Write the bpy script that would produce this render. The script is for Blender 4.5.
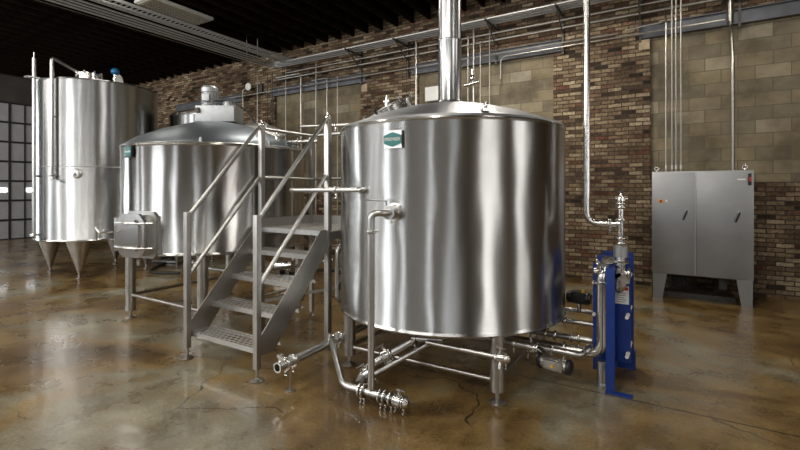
import bpy, bmesh, math, random
from mathutils import Vector, Matrix
random.seed(7)
S = bpy.context.scene
C = S.collection
PI = math.pi
for o in list(bpy.data.objects): bpy.data.objects.remove(o)

# ------------------------------------------------------------------ camera
# Room axes: +X runs along the brick wall to the right, +Y runs into the wall, wall face at Y = 8.5
cd = bpy.data.cameras.new('camera'); cam = bpy.data.objects.new('camera', cd); C.objects.link(cam)
cam.location = (0, 0, 1.6); cam.rotation_euler = (PI/2, 0, math.radians(31.6))
cd.sensor_width = 36; cd.lens = 445/800*36; cd.shift_y = -35/800; cd.clip_start = 0.05; cd.clip_end = 100
S.camera = cam

# ------------------------------------------------------------------ exposure, world, lights
S.view_settings.view_transform = 'Standard'; S.view_settings.look = 'None'
S.view_settings.gamma = 1; S.view_settings.use_curve_mapping = False
S.view_settings.exposure = 0.0
w = bpy.data.worlds.new('world'); S.world = w; w.use_nodes = True
w.node_tree.nodes['Background'].inputs[0].default_value = (0.75, 0.85, 1, 1)
w.node_tree.nodes['Background'].inputs[1].default_value = 0.03

def area(name, loc, target, sx, sy, power, col, spread=180):
    l = bpy.data.lights.new(name, 'AREA'); l.shape = 'RECTANGLE'; l.size = sx; l.size_y = sy
    l.energy = power; l.color = col; l.spread = math.radians(spread)
    o = bpy.data.objects.new(name, l); C.objects.link(o); o.location = loc
    o.rotation_euler = (Vector(target) - Vector(loc)).to_track_quat('-Z', 'Y').to_euler()
    return o
COOL = (0.93, 0.97, 1.0); WARM = (1.0, 0.86, 0.68)
# unseen windows added on the front, right and left walls to light the hall
ADDED_FRONT_WIN = [(-13.5, 1.3, 110), (-10.6, 1.0, 80), (-7.3, 1.9, 210), (-4.4, 0.5, 60), (-0.7, 0.35, 44), (2.0, 0.9, 30)]  # added lights, widths and powers shaped for the streaks on the tanks
for x, wd, p in ADDED_FRONT_WIN:
    area('window_daylight', (x, -3.97, 2.3), (x, 0, 2.3), wd, 3.0, p*0.5, COOL)
ADDED_HIGH_WIN = [(-14.5, 3.4, 310), (-10.5, 3.4, 320), (-6.5, 3.4, 230), (-2.5, 3.4, 140), (1.5, 3.4, 70)]  # high strips added to brighten the brick wall without blowing out the tanks
for x, wd, p in ADDED_HIGH_WIN:
    area('window_daylight', (x, -3.97, 4.7), (x-0.5, 8.5, 4.0), wd, 1.1, p, (1.0, 0.95, 0.88))
ADDED_RIGHT_WIN = [(-0.2, 2.2, 85), (4.0, 1.0, 32)]  # added lights for the reflection on the kettle's right side
for y, wd, p in ADDED_RIGHT_WIN:
    area('window_daylight', (4.97, y, 2.3), (0, y, 2.3), wd, 2.6, p, (1.0, 0.97, 0.93))
ADDED_LEFT_WIN = [(0.0, 1.5, 300)]  # added light for the bright band at the kettle's left edge
for y, wd, p in ADDED_LEFT_WIN:
    area('window_daylight', (-18.2, y, 2.3), (0, y, 2.3), wd, 3.2, p*0.5, COOL)
# unseen strip lamps added as fill (fixtures are built further down)
ADDED_LAMPS = [(-7.6, 3.4, 12), (-4.9, 4.9, 35), (-2.4, 6.4, 80), (0.6, 6.6, 32), (-9.6, 0.9, 40), (-5.2, 0.8, 50), (-1.2, 0.6, 50), (2.6, 1.5, 25)]
for x, y, p in ADDED_LAMPS:
    area('lamp_light', (x, y, 5.0), (x, y, 0), 0.3, 1.3, p, (1.0, 0.93, 0.82))

# ------------------------------------------------------------------ materials
def mat(name):
    m = bpy.data.materials.new(name); m.use_nodes = True
    nt = m.node_tree; b = nt.nodes['Principled BSDF']
    return m, nt, b
def N(nt, t, **kw):
    n = nt.nodes.new(t)
    for k, v in kw.items():
        if k.startswith('i_'):
            key = k[2:]
            key = int(key) if key.isdigit() else key.replace('_', ' ')
            n.inputs[key].default_value = v
        else: setattr(n, k, v)
    return n
def ramp(nt, stops, interp='LINEAR'):
    n = nt.nodes.new('ShaderNodeValToRGB'); r = n.color_ramp; r.interpolation = interp
    r.elements[0].position = stops[0][0]; r.elements[0].color = (*stops[0][1], 1)
    r.elements[1].position = stops[-1][0]; r.elements[1].color = (*stops[-1][1], 1)
    for p, c in stops[1:-1]:
        e = r.elements.new(p); e.color = (*c, 1)
    return n
def L(nt, a, ao, b, bi): nt.links.new(a.outputs[ao], b.inputs[bi])
def coords(nt, scale=(1, 1, 1), rot=(0, 0, 0)):
    tc = N(nt, 'ShaderNodeTexCoord'); mp = N(nt, 'ShaderNodeMapping')
    mp.inputs['Scale'].default_value = scale; mp.inputs['Rotation'].default_value = rot
    L(nt, tc, 'Object', mp, 'Vector'); return mp

def simple(name, col, rough=0.5, metal=0.0, var=0.12, scale=14, bump=0.0, emit=0):
    m, nt, b = mat(name)
    mp = coords(nt); nz = N(nt, 'ShaderNodeTexNoise'); nz.inputs['Scale'].default_value = scale; nz.inputs['Detail'].default_value = 4
    L(nt, mp, 0, nz, 'Vector')
    r = ramp(nt, [(0.3, tuple(c*(1-var) for c in col)), (0.7, tuple(min(1, c*(1+var)) for c in col))])
    L(nt, nz, 0, r, 0); L(nt, r, 0, b, 'Base Color')
    b.inputs['Roughness'].default_value = rough; b.inputs['Metallic'].default_value = metal
    if bump:
        bp = N(nt, 'ShaderNodeBump'); bp.inputs['Strength'].default_value = bump; bp.inputs['Distance'].default_value = 0.01
        L(nt, nz, 0, bp, 'Height'); L(nt, bp, 0, b, 'Normal')
    if emit:
        L(nt, r, 0, b, 'Emission Color'); b.inputs['Emission Strength'].default_value = emit
    return m

def brushed(name, col, rough=0.3, aniso=0.85, wave=0.25, fine=0.05, wscale=(1.6, 1.6, 0.5)):
    """circumferentially brushed stainless sheet: highlights stretch vertically on a cylinder"""
    m, nt, b = mat(name)
    b.inputs['Metallic'].default_value = 1
    b.inputs['Anisotropic'].default_value = aniso; b.inputs['Anisotropic Rotation'].default_value = 0.25
    tg = N(nt, 'ShaderNodeTangent', direction_type='RADIAL', axis='Z'); L(nt, tg, 0, b, 'Tangent')
    mpf = coords(nt, (1.2, 1.2, 160)); nf = N(nt, 'ShaderNodeTexNoise'); nf.inputs['Scale'].default_value = 1.0; nf.inputs['Detail'].default_value = 3
    L(nt, mpf, 0, nf, 'Vector')
    r = ramp(nt, [(0.3, tuple(c*0.985 for c in col)), (0.7, tuple(min(1, c*1.01) for c in col))]); L(nt, nf, 0, r, 0); L(nt, r, 0, b, 'Base Color')
    mr = N(nt, 'ShaderNodeMapRange'); mr.inputs['To Min'].default_value = rough*0.99; mr.inputs['To Max'].default_value = rough*1.01
    L(nt, nf, 0, mr, 0); L(nt, mr, 0, b, 'Roughness')
    mpw = coords(nt, wscale); nw = N(nt, 'ShaderNodeTexNoise'); nw.inputs['Scale'].default_value = 2.2; nw.inputs['Detail'].default_value = 1.0
    L(nt, mpw, 0, nw, 'Vector')
    bp = N(nt, 'ShaderNodeBump'); bp.inputs['Strength'].default_value = wave; bp.inputs['Distance'].default_value = 0.05; L(nt, nw, 0, bp, 'Height')
    L(nt, bp, 0, b, 'Normal')
    return m

def brick_wall(name):
    m, nt, b = mat(name)
    tc = N(nt, 'ShaderNodeTexCoord'); sp = N(nt, 'ShaderNodeSeparateXYZ'); cb = N(nt, 'ShaderNodeCombineXYZ')
    L(nt, tc, 'Object', sp, 0); L(nt, sp, 0, cb, 0); L(nt, sp, 2, cb, 1)
    # wobbly courses
    nw = N(nt, 'ShaderNodeTexNoise'); nw.inputs['Scale'].default_value = 3.0; L(nt, cb, 0, nw, 'Vector')
    vm = N(nt, 'ShaderNodeVectorMath', operation='MULTIPLY_ADD'); vm.inputs[1].default_value = (0.02, 0.02, 0); L(nt, nw, 1, vm, 0); L(nt, cb, 0, vm, 2)
    bt = N(nt, 'ShaderNodeTexBrick'); L(nt, vm, 0, bt, 'Vector')
    bt.inputs['Scale'].default_value = 1; bt.inputs['Brick Width'].default_value = 0.215; bt.inputs['Row Height'].default_value = 0.069
    bt.inputs['Mortar Size'].default_value = 0.008; bt.inputs['Mortar Smooth'].default_value = 0.3
    bt.inputs['Color1'].default_value = (0, 0, 0, 1); bt.inputs['Color2'].default_value = (1, 1, 1, 1); bt.inputs['Mortar'].default_value = (0.5, 0.5, 0.5, 1)
    r = ramp(nt, [(0.0, (0.05, 0.04, 0.032)), (0.10, (0.11, 0.075, 0.05)), (0.30, (0.25, 0.185, 0.12)), (0.48, (0.35, 0.275, 0.18)), (0.60, (0.20, 0.135, 0.09)), (0.68, (0.19, 0.085, 0.055)), (0.78, (0.38, 0.30, 0.20)), (1.0, (0.54, 0.45, 0.32))])
    L(nt, bt, 0, r, 0)
    # soot and weathering with its own blotchy shape
    ns = N(nt, 'ShaderNodeTexNoise'); ns.inputs['Scale'].default_value = 0.9; ns.inputs['Detail'].default_value = 8; ns.inputs['Roughness'].default_value = 0.65; L(nt, cb, 0, ns, 'Vector')
    rs = ramp(nt, [(0.34, (0.32, 0.27, 0.25)), (0.62, (1.0, 0.97, 0.93))]); L(nt, ns, 0, rs, 0)
    mx = N(nt, 'ShaderNodeMix', data_type='RGBA', blend_type='MULTIPLY'); mx.inputs['Factor'].default_value = 1; L(nt, r, 0, mx, 'A'); L(nt, rs, 0, mx, 'B')
    n2 = N(nt, 'ShaderNodeTexNoise'); n2.inputs['Scale'].default_value = 22; n2.inputs['Detail'].default_value = 4; L(nt, cb, 0, n2, 'Vector')
    r2 = ramp(nt, [(0.35, (0.6, 0.6, 0.6)), (0.65, (1.15, 1.15, 1.15))]); L(nt, n2, 0, r2, 0)
    mx2 = N(nt, 'ShaderNodeMix', data_type='RGBA', blend_type='MULTIPLY'); mx2.inputs['Factor'].default_value = 1; L(nt, mx, 'Result', mx2, 'A'); L(nt, r2, 0, mx2, 'B')
    mo = N(nt, 'ShaderNodeMix', data_type='RGBA'); mo.inputs['B'].default_value = (0.055, 0.045, 0.036, 1); L(nt, bt, 1, mo, 'Factor'); L(nt, mx2, 'Result', mo, 'A')
    L(nt, mo, 'Result', b, 'Base Color'); b.inputs['Roughness'].default_value = 0.9; b.inputs['Specular IOR Level'].default_value = 0.2
    ma = N(nt, 'ShaderNodeMath', operation='MULTIPLY_ADD'); ma.inputs[1].default_value = -1; L(nt, bt, 1, ma, 0); L(nt, n2, 0, ma, 2)
    bp = N(nt, 'ShaderNodeBump'); bp.inputs['Strength'].default_value = 0.9; bp.inputs['Distance'].default_value = 0.012; L(nt, ma, 0, bp, 'Height'); L(nt, bp, 0, b, 'Normal')
    return m

def block_wall(name):
    m, nt, b = mat(name)
    tc = N(nt, 'ShaderNodeTexCoord'); sp = N(nt, 'ShaderNodeSeparateXYZ'); cb = N(nt, 'ShaderNodeCombineXYZ')
    L(nt, tc, 'Object', sp, 0); L(nt, sp, 0, cb, 0); L(nt, sp, 2, cb, 1)
    bt = N(nt, 'ShaderNodeTexBrick'); L(nt, cb, 0, bt, 'Vector')
    bt.inputs['Scale'].default_value = 1; bt.inputs['Brick Width'].default_value = 0.42; bt.inputs['Row Height'].default_value = 0.205
    bt.inputs['Mortar Size'].default_value = 0.006; bt.inputs['Mortar Smooth'].default_value = 0.4
    bt.inputs['Color1'].default_value = (0, 0, 0, 1); bt.inputs['Color2'].default_value = (1, 1, 1, 1)
    r = ramp(nt, [(0.0, (0.195, 0.168, 0.125)), (0.25, (0.225, 0.195, 0.142)), (0.5, (0.25, 0.212, 0.145)), (0.8, (0.27, 0.228, 0.145)), (1.0, (0.36, 0.325, 0.255))])
    L(nt, bt, 0, r, 0)
    ns = N(nt, 'ShaderNodeTexNoise'); ns.inputs['Scale'].default_value = 1.6; ns.inputs['Detail'].default_value = 9; ns.inputs['Roughness'].default_value = 0.6; L(nt, cb, 0, ns, 'Vector')
    rs = ramp(nt, [(0.36, (0.52, 0.50, 0.48)), (0.62, (1.05, 1.03, 1.0))]); L(nt, ns, 0, rs, 0)
    mx = N(nt, 'ShaderNodeMix', data_type='RGBA', blend_type='MULTIPLY'); mx.inputs['Factor'].default_value = 1; L(nt, r, 0, mx, 'A'); L(nt, rs, 0, mx, 'B')
    mo = N(nt, 'ShaderNodeMix', data_type='RGBA'); mo.inputs['B'].default_value = (0.13, 0.115, 0.08, 1); L(nt, bt, 1, mo, 'Factor'); L(nt, mx, 'Result', mo, 'A')
    L(nt, mo, 'Result', b, 'Base Color'); b.inputs['Roughness'].default_value = 0.85; b.inputs['Specular IOR Level'].default_value = 0.25
    n2 = N(nt, 'ShaderNodeTexNoise'); n2.inputs['Scale'].default_value = 30; n2.inputs['Detail'].default_value = 4; L(nt, cb, 0, n2, 'Vector')
    ma = N(nt, 'ShaderNodeMath', operation='MULTIPLY_ADD'); ma.inputs[1].default_value = -1; L(nt, bt, 1, ma, 0); L(nt, n2, 0, ma, 2)
    bp = N(nt, 'ShaderNodeBump'); bp.inputs['Strength'].default_value = 0.6; bp.inputs['Distance'].default_value = 0.008; L(nt, ma, 0, bp, 'Height'); L(nt, bp, 0, b, 'Normal')
    return m

def stained_concrete(name):
    m, nt, b = mat(name)
    mp = coords(nt)
    n1 = N(nt, 'ShaderNodeTexNoise'); n1.inputs['Scale'].default_value = 0.55; n1.inputs['Detail'].default_value = 9; n1.inputs['Roughness'].default_value = 0.62; n1.inputs['Distortion'].default_value = 0.6
    L(nt, mp, 0, n1, 'Vector')
    r1 = ramp(nt, [(0.30, (0.045, 0.034, 0.018)), (0.42, (0.145, 0.090, 0.033)), (0.50, (0.25, 0.172, 0.070)), (0.56, (0.225, 0.20, 0.135)), (0.67, (0.34, 0.345, 0.30))])
    L(nt, n1, 0, r1, 0)
    n2 = N(nt, 'ShaderNodeTexNoise'); n2.inputs['Scale'].default_value = 2.6; n2.inputs['Detail'].default_value = 8; n2.inputs['Roughness'].default_value = 0.6; L(nt, mp, 0, n2, 'Vector')
    r2 = ramp(nt, [(0.33, (0.58, 0.52, 0.44)), (0.66, (1.25, 1.2, 1.1))]); L(nt, n2, 0, r2, 0)
    mx = N(nt, 'ShaderNodeMix', data_type='RGBA', blend_type='MULTIPLY'); mx.inputs['Factor'].default_value = 1; L(nt, r1, 0, mx, 'A'); L(nt, r2, 0, mx, 'B')
    n3 = N(nt, 'ShaderNodeTexNoise'); n3.inputs['Scale'].default_value = 45; n3.inputs['Detail'].default_value = 5; L(nt, mp, 0, n3, 'Vector')
    r3 = ramp(nt, [(0.38, (0.78, 0.76, 0.74)), (0.62, (1.1, 1.1, 1.1))]); L(nt, n3, 0, r3, 0)
    mx3 = N(nt, 'ShaderNodeMix', data_type='RGBA', blend_type='MULTIPLY'); mx3.inputs['Factor'].default_value = 1; L(nt, mx, 'Result', mx3, 'A'); L(nt, r3, 0, mx3, 'B')
    # hairline cracks, only in some patches
    nd = N(nt, 'ShaderNodeTexNoise'); nd.inputs['Scale'].default_value = 2.2; nd.inputs['Detail'].default_value = 5; L(nt, mp, 0, nd, 'Vector')
    va = N(nt, 'ShaderNodeVectorMath', operation='MULTIPLY_ADD'); va.inputs[1].default_value = (0.5, 0.5, 0); L(nt, nd, 1, va, 0); L(nt, mp, 0, va, 2)
    vo = N(nt, 'ShaderNodeTexVoronoi', feature='DISTANCE_TO_EDGE'); vo.inputs['Scale'].default_value = 0.7; L(nt, va, 0, vo, 'Vector')
    ck = N(nt, 'ShaderNodeMapRange'); ck.inputs['From Min'].default_value = 0.0015; ck.inputs['From Max'].default_value = 0.006; ck.inputs['To Min'].default_value = 1; ck.inputs['To Max'].default_value = 0; L(nt, vo, 0, ck, 0)
    nm = N(nt, 'ShaderNodeTexNoise'); nm.inputs['Scale'].default_value = 0.8; L(nt, mp, 0, nm, 'Vector')
    mm = N(nt, 'ShaderNodeMapRange'); mm.inputs['From Min'].default_value = 0.5; mm.inputs['From Max'].default_value = 0.58; L(nt, nm, 0, mm, 0)
    cm = N(nt, 'ShaderNodeMath', operation='MULTIPLY'); L(nt, ck, 0, cm, 0); L(nt, mm, 0, cm, 1)
    # saw-cut control joint running parallel to the brick wall
    sp = N(nt, 'ShaderNodeSeparateXYZ'); L(nt, mp, 0, sp, 0)
    s1 = N(nt, 'ShaderNodeMath', operation='SUBTRACT'); s1.inputs[1].default_value = 3.815; L(nt, sp, 1, s1, 0)
    sa = N(nt, 'ShaderNodeMath', operation='ABSOLUTE'); L(nt, s1, 0, sa, 0)
    sj = N(nt, 'ShaderNodeMapRange'); sj.inputs['From Min'].default_value = 0.004; sj.inputs['From Max'].default_value = 0.011; sj.inputs['To Min'].default_value = 1; sj.inputs['To Max'].default_value = 0; L(nt, sa, 0, sj, 0)
    mxx = N(nt, 'ShaderNodeMath', operation='MAXIMUM'); L(nt, cm, 0, mxx, 0); L(nt, sj, 0, mxx, 1)
    mc = N(nt, 'ShaderNodeMix', data_type='RGBA'); mc.inputs['B'].default_value = (0.018, 0.013, 0.009, 1); L(nt, mxx, 0, mc, 'Factor'); L(nt, mx3, 'Result', mc, 'A')
    L(nt, mc, 'Result', b, 'Base Color')
    rr = N(nt, 'ShaderNodeMapRange'); rr.inputs['To Min'].default_value = 0.10; rr.inputs['To Max'].default_value = 0.50; L(nt, n2, 0, rr, 0)
    L(nt, rr, 0, b, 'Roughness'); b.inputs['Specular IOR Level'].default_value = 0.6
    b.inputs['Coat Weight'].default_value = 0.22; b.inputs['Coat Roughness'].default_value = 0.07
    nb = N(nt, 'ShaderNodeTexNoise'); nb.inputs['Scale'].default_value = 5; nb.inputs['Detail'].default_value = 3; L(nt, mp, 0, nb, 'Vector')
    bp = N(nt, 'ShaderNodeBump'); bp.inputs['Strength'].default_value = 0.12; bp.inputs['Distance'].default_value = 0.02; L(nt, nb, 0, bp, 'Height')
    bq = N(nt, 'ShaderNodeBump'); bq.inputs['Strength'].default_value = 0.15; bq.inputs['Distance'].default_value = 0.002; L(nt, n3, 0, bq, 'Height'); L(nt, bp, 0, bq, 'Normal')
    L(nt, bq, 0, b, 'Normal'); L(nt, bp, 0, b, 'Coat Normal')
    return m

def grating(name, col):
    """stainless sheet with staggered rows of punched slots (real holes: transparent)"""
    m, nt, b = mat(name)
    b.inputs['Metallic'].default_value = 0.9; b.inputs['Roughness'].default_value = 0.5
    b.inputs['Base Color'].default_value = (*col, 1)
    tc = N(nt, 'ShaderNodeTexCoord'); sp = N(nt, 'ShaderNodeSeparateXYZ'); L(nt, tc, 'Object', sp, 0)
    def M(op, a, v):
        n = N(nt, 'ShaderNodeMath', operation=op)
        if isinstance(a, float): n.inputs[0].default_value = a
        else: nt.links.new(a, n.inputs[0])
        if v is not None:
            if isinstance(v, float): n.inputs[1].default_value = v
            else: nt.links.new(v, n.inputs[1])
        return n.outputs[0]
    v = M('DIVIDE', sp.outputs[1], 0.044); row = M('FLOOR', v, None)
    off = M('MULTIPLY', M('MODULO', row, 2.0), 0.5)
    u = M('ADD', M('DIVIDE', sp.outputs[0], 0.062), off)
    du = M('SUBTRACT', M('FRACT', u, None), 0.5); dv = M('SUBTRACT', M('FRACT', v, None), 0.5)
    d = M('ADD', M('POWER', M('ABSOLUTE', M('DIVIDE', du, 0.40), None), 2.0), M('POWER', M('ABSOLUTE', M('DIVIDE', dv, 0.37), None), 2.0))
    al = N(nt, 'ShaderNodeMapRange'); al.inputs['From Min'].default_value = 0.9; al.inputs['From Max'].default_value = 1.05; nt.links.new(d, al.inputs[0])
    L(nt, al, 0, b, 'Alpha')
    hb = N(nt, 'ShaderNodeMapRange'); hb.inputs['From Min'].default_value = 1.0; hb.inputs['From Max'].default_value = 1.9; hb.inputs['To Min'].default_value = 1; hb.inputs['To Max'].default_value = 0; nt.links.new(d, hb.inputs[0])
    bp = N(nt, 'ShaderNodeBump'); bp.inputs['Strength'].default_value = 0.8; bp.inputs['Distance'].default_value = 0.004; L(nt, hb, 0, bp, 'Height'); L(nt, bp, 0, b, 'Normal')
    return m

M_tank = brushed('tank_stainless', (0.51, 0.51, 0.505), 0.255, 0.75, 0.26)
M_tank2 = brushed('mash_tun_stainless', (0.43, 0.42, 0.405), 0.22, 0.75, 0.22)
M_tank3 = brushed('storage_stainless', (0.37, 0.375, 0.375), 0.24, 0.65, 0.12)
M_flue = brushed('flue_stainless', (0.66, 0.67, 0.69), 0.3, 0.6, 0.1)
M_dome = simple('satin_dome', (0.46, 0.475, 0.49), 0.48, 1.0, 0.05, 6)
M_dome2 = simple('mash_tun_dome_steel', (0.27, 0.305, 0.34), 0.4, 1.0, 0.05, 6)
M_steel = simple('satin_stainless', (0.56, 0.56, 0.55), 0.33, 1.0, 0.06, 20)
M_polish = simple('polished_stainless', (0.70, 0.69, 0.67), 0.22, 1.0, 0.05, 20)
M_plate = simple('mill_steel_plate', (0.46, 0.445, 0.425), 0.42, 1.0, 0.1, 5)
M_grate = grating('punched_tread', (0.66, 0.65, 0.63))
M_leg = simple('leg_stainless', (0.46, 0.44, 0.41), 0.35, 1.0, 0.1, 8)
M_galv = simple('galvanised_conduit', (0.42, 0.40, 0.37), 0.38, 1.0, 0.12, 30)
M_cab = simple('cabinet_stainless', (0.34, 0.345, 0.35), 0.40, 1.0, 0.08, 3)
M_cast = simple('cast_aluminium', (0.36, 0.375, 0.39), 0.45, 0.7, 0.08, 20, 0.1)
M_black = simple('black_plastic', (0.012, 0.012, 0.013), 0.4, 0, 0.2)
M_rubber = simple('black_rubber', (0.02, 0.02, 0.02), 0.7, 0, 0.2)
M_darksteel = simple('painted_dark_steel', (0.07, 0.065, 0.06), 0.55, 0.2, 0.2)
M_blue = simple('blue_enamel', (0.007, 0.035, 0.22), 0.35, 0, 0.1, 8)
M_bluehandle = simple('blue_handle', (0.01, 0.12, 0.28), 0.4, 0, 0.1)
M_gasket = simple('plate_pack', (0.10, 0.10, 0.11), 0.5, 0.6, 0.2, 60)
M_white = simple('white_enamel', (0.80, 0.80, 0.78), 0.45, 0, 0.04)
M_red = simple('red_plastic', (0.55, 0.03, 0.02), 0.4, 0, 0.1)
M_yellow = simple('yellow_plastic', (0.75, 0.45, 0.05), 0.4, 0, 0.1)
M_teal = simple('teal_enamel', (0.0, 0.16, 0.15), 0.4, 0, 0.1)
M_tray = simple('zinc_tray', (0.62, 0.62, 0.62), 0.45, 0.5, 0.08, 20)
M_lintel = simple('grey_painted_steel', (0.115, 0.122, 0.14), 0.55, 0.1, 0.25, 4)
M_stone = simple('tan_stone', (0.42, 0.33, 0.23), 0.85, 0, 0.2, 10, 0.3)
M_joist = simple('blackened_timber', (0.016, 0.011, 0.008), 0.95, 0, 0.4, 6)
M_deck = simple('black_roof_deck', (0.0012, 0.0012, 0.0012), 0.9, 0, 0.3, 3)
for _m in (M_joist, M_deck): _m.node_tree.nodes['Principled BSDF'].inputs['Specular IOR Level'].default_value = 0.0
M_brick = brick_wall('old_brick'); M_block = block_wall('buff_block'); M_floor = stained_concrete('stained_concrete')
M_door = simple('overhead_door_panel', (0.42, 0.43, 0.46), 0.5, 0, 0.08, 4)
M_doorframe = simple('door_rail', (0.03, 0.03, 0.03), 0.5, 0, 0.2)
M_sky = simple('daylit_pane', (0.9, 0.95, 1.0), 0.3, 0, 0.02, 3, 0, 7)
M_plaster = simple('dark_painted_wall', (0.06, 0.055, 0.05), 0.85, 0, 0.2, 2)
M_tube = simple('fluorescent_louver', (0.42, 0.38, 0.28), 0.35, 0.3, 0.1, 10, 0, 0.12)
M_bore_shade = simple('dark_bore', (0.01, 0.01, 0.01), 0.6, 0, 0.1)  # black that stands for the shade inside a pipe
M_glass, _nt, _b = mat('sight_glass'); _b.inputs['Base Color'].default_value = (0.75, 0.8, 0.8, 1); _b.inputs['Roughness'].default_value = 0.08; _b.inputs['Transmission Weight'].default_value = 0.6
_n = N(_nt, 'ShaderNodeTexNoise'); _mr = N(_nt, 'ShaderNodeMapRange'); _mr.inputs['To Min'].default_value = 0.05; _mr.inputs['To Max'].default_value = 0.12; L(_nt, _n, 0, _mr, 0); L(_nt, _mr, 0, _b, 'Roughness')

# ------------------------------------------------------------------ mesh helpers
def frame(d):
    d = Vector(d).normalized()
    u = d.cross(Vector((0, 0, 1)))
    if u.length < 1e-4: u = Vector((1, 0, 0))
    u.normalize(); return u, d.cross(u).normalized(), d
class MB:
    """collects shapes in world coordinates, then links them as ONE mesh object"""
    def __init__(s): s.bm = bmesh.new()
    def box(s, c, sz, rz=0.0, rot=None, bevel=0.0):
        r = bmesh.ops.create_cube(s.bm, size=1)
        vs = r['verts']
        m = Matrix.Translation(c) @ (rot.to_4x4() if rot is not None else Matrix.Rotation(rz, 4, 'Z')) @ Matrix.Diagonal((*sz, 1))
        bmesh.ops.transform(s.bm, matrix=m, verts=vs)
        if bevel:
            es = {e for v in vs for e in v.link_edges}
            bmesh.ops.bevel(s.bm, geom=list(es), offset=bevel, segments=2, affect='EDGES', profile=0.7)
        return s
    def bar(s, p0, p1, w, h, bevel=0.0):
        p0, p1 = Vector(p0), Vector(p1); u, v, d = frame(p1-p0)
        rot = Matrix((u, v, d)).transposed()
        return s.box((p0+p1)/2, (w, h, (p1-p0).length), rot=rot, bevel=bevel)
    def rev(s, prof, o, ax=(0, 0, 1), n=32, close=False):
        """revolve a profile of (radius, height) about axis ax at o"""
        u, v, d = frame(ax); o = Vector(o); rings = []
        for r, h in prof:
            if r < 1e-5: rings.append([s.bm.verts.new(o+d*h)])
            else: rings.append([s.bm.verts.new(o+d*h+(u*math.cos(2*PI*k/n)+v*math.sin(2*PI*k/n))*r) for k in range(n)])
        for a, b in zip(rings, rings[1:]+([rings[0]] if close else [])):
            for k in range(n):
                k2 = (k+1) % n
                if len(a) == 1 and len(b) == 1: continue
                if len(a) == 1: f = (a[0], b[k2], b[k])
                elif len(b) == 1: f = (a[k], a[k2], b[0])
                else: f = (a[k], a[k2], b[k2], b[k])
                s.bm.faces.new(f)
        return s
    def cyl(s, p0, p1, r, r2=None, n=24):
        p0, p1 = Vector(p0), Vector(p1); h = (p1-p0).length; r2 = r if r2 is None else r2
        return s.rev([(0, 0), (r, 0), (r2, h), (0, h)], p0, p1-p0, n)
    def ring(s, c, ax, R, r, n=32, m=10):
        return s.rev([(R+r*math.cos(2*PI*k/m), r*math.sin(2*PI*k/m)) for k in range(m)], c, ax, n, close=True)
    def ball(s, c, r, sc=(1, 1, 1), n=20):
        r_ = bmesh.ops.create_uvsphere(s.bm, u_segments=n, v_segments=max(8, n//2), radius=r)
        bmesh.ops.transform(s.bm, matrix=Matrix.Translation(c) @ Matrix.Diagonal((*sc, 1)), verts=r_['verts'])
        return s
    def tube(s, pts, r, fil=0.08, n=14, caps=True):
        pts = [Vector(p) for p in pts]; path = [pts[0]]
        for i in range(1, len(pts)-1):
            a, b, c = pts[i-1], pts[i], pts[i+1]
            d0 = (a-b); d1 = (c-b); f = min(fil, d0.length*0.49, d1.length*0.49)
            q0 = b+d0.normalized()*f; q1 = b+d1.normalized()*f
            for k in range(9):
                t = k/8; path.append(q0*(1-t)**2 + b*2*t*(1-t) + q1*t*t)
        path.append(pts[-1])
        u, v, d = frame(path[1]-path[0]); rings = []
        for i, p in enumerate(path):
            if i == 0: t = path[1]-path[0]
            elif i == len(path)-1: t = path[-1]-path[-2]
            else: t = (path[i+1]-path[i]).normalized()+(path[i]-path[i-1]).normalized()
            t.normalize(); u = (u-t*u.dot(t)).normalized(); v = t.cross(u)
            rings.append([s.bm.verts.new(p+(u*math.cos(2*PI*k/n)+v*math.sin(2*PI*k/n))*r) for k in range(n)])
        for a, b in zip(rings, rings[1:]):
            for k in range(n): s.bm.faces.new((a[k], a[(k+1) % n], b[(k+1) % n], b[k]))
        if caps: s.bm.faces.new(rings[0][::-1]); s.bm.faces.new(rings[-1])
        return s
    def prism(s, poly, ext):
        a = [s.bm.verts.new(p) for p in poly]; e = Vector(ext); b = [s.bm.verts.new(Vector(p)+e) for p in poly]
        s.bm.faces.new(a); s.bm.faces.new(b[::-1]); n = len(a)
        for k in range(n): s.bm.faces.new((a[k], b[k], b[(k+1) % n], a[(k+1) % n]))
        return s
    def build(s, name, m, parent=None, loc=None, label=None, angle=35):
        org = Vector(loc) if loc is not None else (Vector(parent['_org']) if parent is not None else Vector((0, 0, 0)))
        bmesh.ops.recalc_face_normals(s.bm, faces=s.bm.faces)
        bmesh.ops.translate(s.bm, verts=s.bm.verts, vec=-org)
        me = bpy.data.meshes.new(name); s.bm.to_mesh(me); s.bm.free()
        me.polygons.foreach_set('use_smooth', [True]*len(me.polygons)); me.set_sharp_from_angle(angle=math.radians(angle))
        me.materials.append(m); o = bpy.data.objects.new(name, me); C.objects.link(o)
        o['_org'] = tuple(org)
        if parent is not None: o.parent = parent
        else: o.location = org
        if label: o['label'] = label
        return o
def thing(name, loc, label, cat, group=None):
    o = bpy.data.objects.new(name, None); C.objects.link(o); o.location = loc; o['_org'] = tuple(loc); o.empty_display_size = 0.1
    o['label'] = label; o['category'] = cat
    if group: o['group'] = group
    return o
def tag(o, label, cat, group=None, kind=None):
    o['label'] = label; o['category'] = cat
    if group: o['group'] = group
    if kind: o['kind'] = kind
    return o
def struct(o): o['kind'] = 'structure'; return o
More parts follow.
